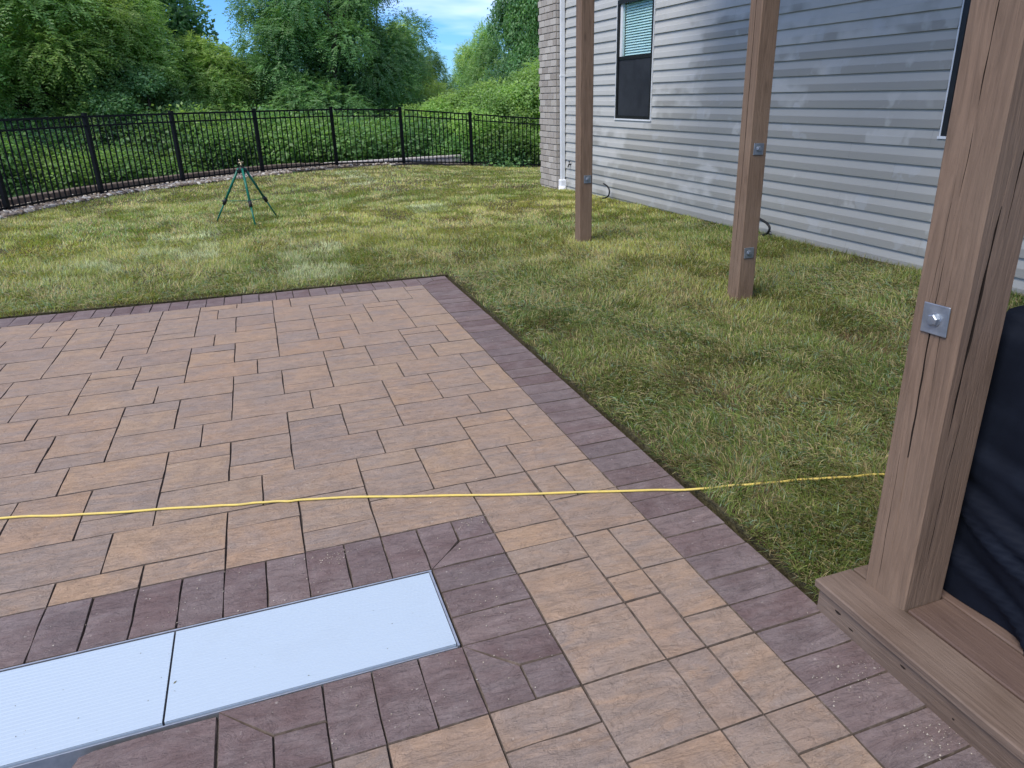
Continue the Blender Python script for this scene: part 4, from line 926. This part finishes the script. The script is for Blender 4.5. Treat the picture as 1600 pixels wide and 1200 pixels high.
# ------------------------------------------------------------------ grass
def grass():
    parts = []
    def sample(n, r0, r1, a0=-0.55, a1=1.25):
        if r0 > 7: a0, a1 = -0.45, 0.75
        n = int(n*(a1-a0)/1.97) if r0 <= 7 else int(n*0.75)
        r = np.sqrt(rng.uniform(r0*r0, r1*r1, n)); a = rng.uniform(a0, a1, n); return r*np.sin(a), r*np.cos(a)
    V_all = []; F_all = []; C_all = []; base = 0
    spec = [(1.2, 3.2, 190000, 2, 0.0034, 0.066), (3.2, 5.5, 230000, 2, 0.0040, 0.062), (5.5, 9.5, 330000, 1, 0.0058, 0.054), (9.5, 14.0, 330000, 1, 0.0090, 0.042), (14.0, 23.5, 340000, 1, 0.0125, 0.042)]
    for r0, r1, n, seg, wdt, ln in spec:
        x, y = sample(n, r0, r1); n = len(x); ej = 0.035*(fbm(x*6+3, y*6+5, 2)-0.45)
        inp = (x < BX1+0.026+ej) & (y < BY1+0.020+ej)
        ok = ~inp & lawn_inside(x, y+0.02) & ((x < WALLX(y)-0.02) | (y > 14.3)) & ~((x > 1.53) & (y < 1.53) & (x < 3.2)) & ~((x > 5.26) & (y > 12.98) & (y < 13.9))
        # keep the feet of the posts clear
        for px, py, pw in ((3.622, 4.885, 0.068), (3.474, 7.745, 0.068)): ok &= ~((np.abs(x-px) < pw) & (np.abs(y-py) < pw))
        # thin and bare spots
        bare = fbm(x*1.7+3, y*1.7+9, 4); ok &= rng.random(n) < np.clip(1.25-np.clip((bare-0.60)*9, 0, 0.8), 0, 1)
        x = x[ok]; y = y[ok]; n = len(x)
        clump = fbm(x*5, y*5, 3); big = fbm(x*0.55+20, y*0.55+4, 3); mid = fbm(x*1.6+7, y*1.6+2, 3)
        ang = 6.28*fbm(x*2.3+40, y*2.3+11, 2)*1.6+rng.normal(0, 0.85, n)
        lean = np.clip(rng.normal(0.95, 0.32, n)+0.5*(mid-0.5), 0.05, 1.45)
        L = ln*rng.uniform(0.55, 1.45, n)*(0.7+0.75*clump)
        w = wdt*rng.uniform(0.7, 1.3, n)
        edge = (x < BX1+0.12) & (y < BY1+0.02) | ((y < BY1+0.12) & (x < BX1+0.02))
        L = np.where(edge, L*0.62, L)
        dx, dy = np.sin(ang), np.cos(ang); sx, sy = dy, -dx
        z0 = zg(x, y)+0.004+0.004*clump
        # colour
        r = rng.random(n)
        g1 = np.array([0.150, 0.225, 0.050]); g2 = np.array([0.330, 0.345, 0.085]); st_ = np.array([0.500, 0.410, 0.205]); br = np.array([0.170, 0.115, 0.060]); bl = np.array([0.270, 0.350, 0.215])
        far = np.clip((np.hypot(x, y)-4)/6, 0, 1)
        py_ = np.clip((big-0.40)*2.0+0.10+0.30*sstep(3.0, 8.0, y-0.45*(x-1.5)), 0, 1)[:, None]; col = g1*(1-py_)+g2*py_
        ks = ((r < 0.24+0.35*np.clip((mid-0.5)*3, 0, 1)))[:, None]; col = np.where(ks, st_*rng.uniform(0.7, 1.15, (n, 1)), col)
        kb_ = ((rng.random(n) < 0.10*(1-0.6*far)+0.40*(1-0.5*far)*np.clip((fbm(x*2.7+1, y*2.7+8, 3)-0.58)*5, 0, 1)))[:, None]; col = np.where(kb_, br*rng.uniform(0.7, 1.4, (n, 1)), col)
        # pale, freshly laid sod strips and a few bleached patches
        pale = ((np.abs(x+0.95) < 0.42) & (np.abs(y-9.45) < 0.95)) | ((np.abs(x-0.43) < 0.38) & (np.abs(y-7.95) < 0.95)) | ((np.abs(x-2.4) < 0.3) & (np.abs(y-11.2) < 0.45)) | ((np.abs(x-2.0) < 0.3) & (np.abs(y-16.6) < 1.6)) | ((np.abs(x+1.75) < 0.3) & (np.abs(y-8.3) < 0.5))
        kp = (pale & (rng.random(n) < 0.85*np.clip(fbm(x*3, y*3, 2)*2.2-0.45, 0, 1)))[:, None]; col = np.where(kp, np.array([0.44, 0.47, 0.27]), col)
        kbl = (rng.random(n) < 0.10)[:, None]; col = np.where(kbl, bl, col)
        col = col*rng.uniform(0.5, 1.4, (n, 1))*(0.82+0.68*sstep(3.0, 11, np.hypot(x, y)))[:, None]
        lx = np.cos(lean); ls = np.sin(lean)
        P0 = np.stack([x-sx*w/2, y-sy*w/2, z0], -1); P1 = np.stack([x+sx*w/2, y+sy*w/2, z0], -1)
        if seg == 1:
            T = np.stack([x+dx*ls*L, y+dy*ls*L, z0+lx*L+0.003], -1)
            V = np.stack([P0, P1, T], 1).reshape(-1, 3); F = (np.array([[0, 1, 2]])[None]+3*np.arange(n)[:, None, None]).reshape(-1, 3); cc = np.repeat(col, 3, 0)
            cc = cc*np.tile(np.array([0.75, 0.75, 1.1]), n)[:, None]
        else:
            mx_, my_, mz_ = x+dx*ls*L*0.45, y+dy*ls*L*0.45, z0+lx*L*0.62+0.004
            M0 = np.stack([mx_-sx*w*0.4, my_-sy*w*0.4, mz_], -1); M1 = np.stack([mx_+sx*w*0.4, my_+sy*w*0.4, mz_], -1)
            T = np.stack([x+dx*ls*L*1.15, y+dy*ls*L*1.15, z0+lx*L*0.80+0.003], -1)
            V = np.stack([P0, P1, M1, M0, T], 1).reshape(-1, 3); F = (np.array([[0, 1, 2], [0, 2, 3], [3, 2, 4]])[None]+5*np.arange(n)[:, None, None]).reshape(-1, 3); cc = np.repeat(col, 5, 0)
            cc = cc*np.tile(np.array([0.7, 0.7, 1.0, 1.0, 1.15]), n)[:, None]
        V_all.append(V); F_all.append(F+base); C_all.append(cc); base += len(V)
    for r0, r1, n, wdt, ln in ((1.2, 3.6, 48000, 0.0032, 0.080), (3.6, 7.5, 90000, 0.0045, 0.075), (7.5, 10, 26000, 0.0065, 0.065)):
        x, y = sample(n, r0, r1); n = len(x); inp = (x < BX1+0.02) & (y < BY1+0.02)
        ok = ~inp & ~((x < BX1+0.10) & (y < BY1+0.10)) & lawn_inside(x, y+0.1) & (x < WALLX(y)-0.05) & ~((x > 1.48) & (y < 1.6) & (x < 3.2)) & ~((x > 5.2) & (y > 12.9))
        for px, py in ((3.622, 4.885), (3.474, 7.745)): ok &= ~((np.abs(x-px) < 0.12) & (np.abs(y-py) < 0.12))
        x = x[ok]; y = y[ok]; n = len(x); ang = 6.28*fbm(x*1.1+4, y*1.1+71, 2)*1.5+rng.normal(0, 0.9, n); L = ln*rng.uniform(0.5, 1.3, n); w = wdt*rng.uniform(0.6, 1.2, n)
        dx, dy = np.sin(ang), np.cos(ang); sx, sy = dy, -dx; h = rng.uniform(0.012, 0.034, n); z0 = zg(x, y)+0.006
        r_ = rng.random(n)[:, None]; col = np.where(r_ < 0.36, np.array([0.48, 0.41, 0.22]), np.where(r_ < 0.62, np.array([0.33, 0.37, 0.11]), np.where(r_ < 0.85, np.array([0.15, 0.26, 0.07]), np.array([0.26, 0.36, 0.24]))))*rng.uniform(0.55, 1.2, (n, 1))
        q = lambda f, hh, ww: (np.stack([x+dx*L*f-sx*ww/2, y+dy*L*f-sy*ww/2, z0+hh], -1), np.stack([x+dx*L*f+sx*ww/2, y+dy*L*f+sy*ww/2, z0+hh+0.001], -1))
        a0, a1 = q(0, 0*h, w); b0, b1 = q(0.4, h, w*0.95); c0, c1 = q(0.75, h*1.05, w*0.7); tp_ = np.stack([x+dx*L, y+dy*L, z0+h*0.7], -1)
        V = np.stack([a0, a1, b1, b0, c1, c0, tp_], 1).reshape(-1, 3); F = (np.array([[0, 1, 2], [0, 2, 3], [3, 2, 4], [3, 4, 5], [5, 4, 6]])[None]+7*np.arange(n)[:, None, None]).reshape(-1, 3)
        V_all.append(V); F_all.append(F+base); C_all.append(np.repeat(col, 7, 0)); base += len(V)
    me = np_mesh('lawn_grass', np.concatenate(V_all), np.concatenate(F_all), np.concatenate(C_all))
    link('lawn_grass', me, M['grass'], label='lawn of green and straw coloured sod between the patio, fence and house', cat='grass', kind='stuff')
grass()

# ------------------------------------------------------------------ foliage
def leaf_cloud(centers, normals, tones, kind, size, per, spread):
    """centers (n,3): spray positions; returns vertices, faces, colours of leaf-shaped quads"""
    n = len(centers)
    if kind == 'compound':
        # each spray is a drooping rachis with leaflets on both sides
        d = normals*1.0+rng.normal(0, 0.55, (n, 3)); d[:, 2] -= 0.30; d /= np.linalg.norm(d, axis=1, keepdims=True)+1e-9
        side = np.cross(d, np.array([0, 0, 1.0])+rng.normal(0, 0.25, (n, 3))); side /= np.linalg.norm(side, axis=1, keepdims=True)+1e-9
        t_ = np.linspace(0.1, 1, per//2); V = []; 
        Ln = size*rng.uniform(0.7, 1.3, n)*4.2
        P = []; A = []; 
        for q in t_:
            for sg in (-1, 1):
                base_ = centers+d*(Ln*q)[:, None]; base_[:, 2] -= Ln*q*q*0.35
                ax = side*sg*0.85+d*0.55; ax[:, 2] -= 0.22; ax /= np.linalg.norm(ax, axis=1, keepdims=True)
                P.append(base_); A.append(ax)
        P = np.stack(P, 1).reshape(-1, 3); A = np.stack(A, 1).reshape(-1, 3); m = len(P)
        up = np.array([0, 0, 0.75])+np.repeat(normals, m//n, 0)*0.9+rng.normal(0, 0.35, (m, 3)); B = np.cross(A, up); B /= np.linalg.norm(B, axis=1, keepdims=True)+1e-9
        L = size*rng.uniform(0.8, 1.2, m)[:, None]; W = L*0.21
    else:
        m = n*per; P = np.repeat(centers, per, 0)+rng.normal(0, spread, (m, 3)); A = np.repeat(normals, per, 0)*0.8+rng.normal(0, 0.75, (m, 3)); A[:, 2] -= 0.35; A /= np.linalg.norm(A, axis=1, keepdims=True)+1e-9
        up = np.array([0, 0, 0.75])+np.repeat(normals, per, 0)*0.9+rng.normal(0, 0.35, (m, 3)); B = np.cross(A, up); B /= np.linalg.norm(B, axis=1, keepdims=True)+1e-9
        L = size*rng.uniform(0.6, 1.3, m)[:, None]; W = L*0.30
    Nn = np.cross(A, B)
    V = np.stack([P, P+A*L*0.45+B*W+Nn*L*0.04, P+A*L, P+A*L*0.45-B*W+Nn*L*0.04], 1).reshape(-1, 3)
    k = len(P); F = (np.array([[0, 1, 2, 3]])+4*np.arange(k)[:, None]).reshape(-1, 4)
    c = np.repeat(tones, k//n, 0)*rng.uniform(0.75, 1.25, (k, 1))
    return V, F, np.repeat(c, 4, 0)
def crown_mesh(name, kind, nlobes, nspray, size, per, R, H, zbase, pal, spread=0.10, seed=0, lob=(0.30, 0.52)):
    """crown of ragged lobes set on an egg-shaped envelope; sprays sit on the lobes' shells"""
    cs = []; rs_ = []
    for i in range(nlobes):
        a = rng.uniform(0, 6.28); u__ = rng.uniform(0.0, 1.0); z = u__; rr_ = math.sqrt(max(0.05, 1-(2*u__-0.85)**2))*rng.uniform(0.45, 0.85)
        cs.append((math.cos(a)*rr_*R, math.sin(a)*rr_*R, zbase+z*H)); rs_.append(rng.uniform(*lob)*R*(1-0.35*u__))
    cs = np.array(cs); rs_ = np.array(rs_)
    idx = rng.choice(nlobes, nspray, p=rs_**2/np.sum(rs_**2)); d = rng.normal(0, 1, (nspray, 3)); d[:, 2] = d[:, 2]*0.8+0.25; d /= np.linalg.norm(d, axis=1, keepdims=True)
    rad_ = rs_[idx][:, None]*(rng.uniform(0.80, 1.15, (nspray, 1)))
    P = cs[idx]+d*rad_*np.array([1, 1, 0.72])
    lt = rng.uniform(0.8, 1.2, nlobes)
    pal = np.array(pal); pc = pal[(rng.random(nlobes)*len(pal)).astype(int)][idx]*0.6+pal[(rng.random(nspray)*len(pal)).astype(int)]*0.4
    V, F, c = leaf_cloud(P, d, pc*lt[idx][:, None], kind, size, per, spread)
    return np_mesh(name, V, F, c), cs
def trunk_mesh(name, H, r, targets, seed):
    rr_ = random.Random(seed); mb = MB()
    pts = [(rr_.uniform(-0.15, 0.15)*i*0.5, rr_.uniform(-0.15, 0.15)*i*0.5, -0.6+(H+0.6)*i/6) for i in range(7)]
    mb.tube(pts, [r*(1-0.13*i) for i in range(7)], 8)
    for t_ in targets:
        k = rr_.randrange(2, 6); p = Vector(pts[k]); q = Vector(t_); m = p.lerp(q, 0.5)+Vector((rr_.uniform(-.2, .2), rr_.uniform(-.2, .2), 0.15))
        mb.tube([p, m, q], [r*0.42, r*0.28, r*0.10], 6)
    return mb.mesh(name)
G1 = (0.165, 0.275, 0.085); G2 = (0.215, 0.32, 0.09); G3 = (0.14, 0.25, 0.09); G4 = (0.3, 0.4, 0.12); G5 = (0.105, 0.205, 0.09); G6 = (0.125, 0.235, 0.12)
crowns = {}; TOPS = {}
def mk(key, kind, nl, ns, size, per, R, H, zb_, pal, **k):
    me, cs = crown_mesh('crown', kind, nl, ns, size, per, R, H, zb_, pal, **k); me.materials.append(M['leaf'])
    tk = trunk_mesh('trunk', zb_+H*0.75, 0.17*R/3, cs[:: max(1, nl//9)], hash(key) & 255); tk.materials.append(M['bark']); crowns[key] = (me, tk); TOPS[key] = max(v.co.z for v in me.vertices)
mk('feather', 'compound', 44, 11000, 0.112, 12, 3.0, 7.2, 1.2, [G1, G2, G2, G1, G4], lob=(0.26, 0.46))
mk('dark', 'compound', 44, 12000, 0.115, 12, 3.1, 8.5, 1.6, [G3, G3, G1, G5], lob=(0.26, 0.46))
mk('broad', 'broad', 30, 5200, 0.17, 11, 3.0, 7.5, 1.4, [G5, G3, G6], spread=0.16, lob=(0.28, 0.48))
mk('bushy', 'broad', 44, 7800, 0.100, 13, 2.7, 3.4, 0.5, [G2, G4, G4, G4], spread=0.10, lob=(0.16, 0.40))
mk('scrub', 'broad', 18, 5600, 0.098, 11, 1.6, 1.7, 0.1, [G1, G3, G2, G5], spread=0.13, lob=(0.35, 0.6))
def terrain_z(x, y):
    r = math.hypot(x, y); return -0.5*float(sstep(0, 1.5, r-21.5))-3.2*float(sstep(0, 22, r-21.5))-0.3
def tree(key, azd, r, s, sz, rz, label, group=None, name='deciduous_tree', dz=0.0, cat='tree'):
    a = math.radians(azd); x, y = r*math.sin(a), r*math.cos(a)
    root = empty(name, (x, y, terrain_z(x, y)+dz), rz, label=label, cat=cat, group=group)
    me, tk = crowns[key]
    root.scale = (s, s, s*sz)
    link('trunk', tk, None, root); link('crown', me, None, root)
    return root
def ztop_scale(key, r, el, s_):
    """vertical scale that lifts the crown's top to a given elevation angle"""
    me = crowns[key][0]; top = TOPS[key]; a_ = 1.6+r*math.tan(math.radians(el)); return (a_-terrain_z(0, r))/(top*s_)
def T(key, azd, r, s_, el, rz, label, **k): return tree(key, azd, r, s_, ztop_scale(key, r, el, s_), rz, label, **k)
T('feather', -13.4, 25.0, 0.95, 11.0, 0.3, 'feathery light green tree at the far left edge behind the fence')
T('feather', -10.0, 25.5, 0.80, 10.0, 2.1, 'feathery yellowish green tree, second from the left behind the fence')
T('broad', -8.0, 28.0, 1.0, 12.5, 4.0, 'dark broad leaved tree rising between two feathery trees on the left')
T('broad', -6.6, 24.4, 0.55, 3.0, 1.2, 'smaller bluish green broad leaved tree in front of the left trees')
T('feather', -5.8, 26.5, 0.66, 7.4, 4.5, 'bright green feathery tree left of the small gap of sky')
T('feather', -2.6, 27.0, 0.66, 4.4, 1.0, 'lower light green tree standing beneath the small gap of sky')
T('dark', 3.2, 28.0, 0.74, 10.5, 2.4, 'dark green drooping tree just right of the small gap of sky')
T('dark', 6.0, 27.0, 0.72, 11.5, 5.2, 'tallest dark green drooping tree near the middle of the fence')
T('dark', 8.9, 29.5, 0.72, 9.4, 0.6, 'dark green tree with rounded top at the left edge of the open sky')
T('feather', 11.0, 33.0, 0.62, 5.6, 3.3, 'lighter green tree stepping down beside the open sky')
T('dark', 12.9, 40.0, 0.55, 3.6, 4.4, 'small far dark tree at the lowest point of the skyline')
T('bushy', 14.0, 25.0, 0.80, 0.6, 0.2, 'bright yellow green leafy tree filling the view below the open sky', name='bushy_tree')
T('bushy', 17.0, 24.8, 0.90, 1.6, 1.9, 'bright yellow green leafy tree in the middle of the right hand clump', name='bushy_tree')
T('bushy', 20.6, 25.0, 1.00, 2.4, 3.5, 'bright yellow green leafy tree right against the brick corner', name='bushy_tree')
T('feather', 15.6, 46.0, 0.60, 4.0, 1.4, 'distant thin tree standing left of the tall dark one on the right')
T('feather', 17.2, 44.0, 0.60, 5.4, 5.0, 'distant pale tree halfway up beside the tall dark one on the right')
T('broad', 19.6, 36.0, 0.62, 9.0, 2.2, 'tall dark tree on the right with sky showing left of its top')
T('broad', 22.4, 35.0, 0.80, 10.5, 5.5, 'tall dark tree farthest right, partly behind the brick corner')
T('dark', -13, 33.0, 1.1, 10, 1.0, 'taller back row tree behind the far left feathery tree')
T('feather', 27, 27.0, 1.0, 8, 1.0, 'green tree hidden behind the house corner')
T('feather', -20, 30.0, 0.8, 5, 1.5, 'green tree just outside the left edge of the frame')
T('dark', -28, 30.0, 0.8, 5, 2.5, 'dark tree well left of the frame')
where = ['first fence panel on the left', 'second fence panel', 'third fence panel', 'fourth fence panel behind the tripod', 'fifth fence panel', 'sixth fence panel', 'seventh fence panel', 'last fence panel by the brick corner']
for i, azd in enumerate([-16.5, -12.0, -7.2, -2.0, 3.2, 8.3, 13.2, 18.2]):
    T('scrub', azd, 22.6+0.3*(i % 2)+(2.2 if azd > 17 else (1.2 if azd > 2 else 0)), 1.05, [-1.2, -1.6, -2.0, -0.8, -1.3, -1.8, -2.2, -2.0][i], i*1.7, 'leafy green shrub seen through the '+where[i], group='shrubs behind the fence', name='shrub', cat='shrub')
for i, azd in enumerate([-14.3, -9.7, -4.5, 0.7, 5.8, 10.8, 15.8, 20.8]):
    T('scrub', azd, 23.8+0.4*(i % 2)+(2 if azd > 20 else 0), 1.3, [0.2, -0.3, 0.4, 0.3, -0.2, -0.4, -0.5, 0.2][i], i*2.3+1, 'taller back row shrub rising right of the '+where[i], group='shrubs behind the fence', name='shrub', cat='shrub')
# far wooded ridge: reads as one mass
def far_woods():
    n = 520; a = np.radians(rng.uniform(-30, 40, n)); r = rng.uniform(60, 190, n)
    x, y = r*np.sin(a), r*np.cos(a); adeg = np.degrees(a)
    base_ = -3.7+0.8*(5.0*sstep(100, 150, r)*0.75)
    top_ = np.where(adeg < 9, 6.0, 3.0)*rng.uniform(0.8, 1.15, n)+np.where(np.abs(adeg+1) < 4, 3.5, 0)
    Vs, Fs, Cs, b0 = [], [], [], 0
    per = 330
    for i in range(n):
        d = rng.normal(0, 1, (per, 3)); d /= np.linalg.norm(d, axis=1, keepdims=True); d[:, 2] = np.abs(d[:, 2])
        lob = 0.75+0.35*np.sin(d[:, 0]*5+i)*np.sin(d[:, 1]*6+i*2)
        P = np.array([x[i], y[i], base_[i]+0.4*top_[i]])+d*np.array([3.6, 3.6, top_[i]*0.6])*lob[:, None]
        L = 0.75; A = rng.normal(0, 1, (per, 3)); A /= np.linalg.norm(A, axis=1, keepdims=True); B = np.cross(A, d+rng.normal(0, 0.3, (per, 3))); B /= np.linalg.norm(B, axis=1, keepdims=True)+1e-9
        V = np.stack([P, P+A*L*0.5+B*L*0.35, P+A*L, P+A*L*0.5-B*L*0.35], 1).reshape(-1, 3)
        c = np.repeat((np.array(G3 if i % 3 else G1)*rng.uniform(0.8, 1.2))[None]*rng.uniform(0.8, 1.2, (per, 1)), 4, 0)
        Vs.append(V); Fs.append(np.array([[0, 1, 2, 3]])+4*np.arange(per)[:, None]+b0); Cs.append(c); b0 += 4*per
    link('far_woods', np_mesh('far_woods', np.concatenate(Vs), np.concatenate(Fs), np.concatenate(Cs)), M['leaf'], label='hazy wooded ridge far beyond the trees', cat='woods', kind='stuff')
far_woods()
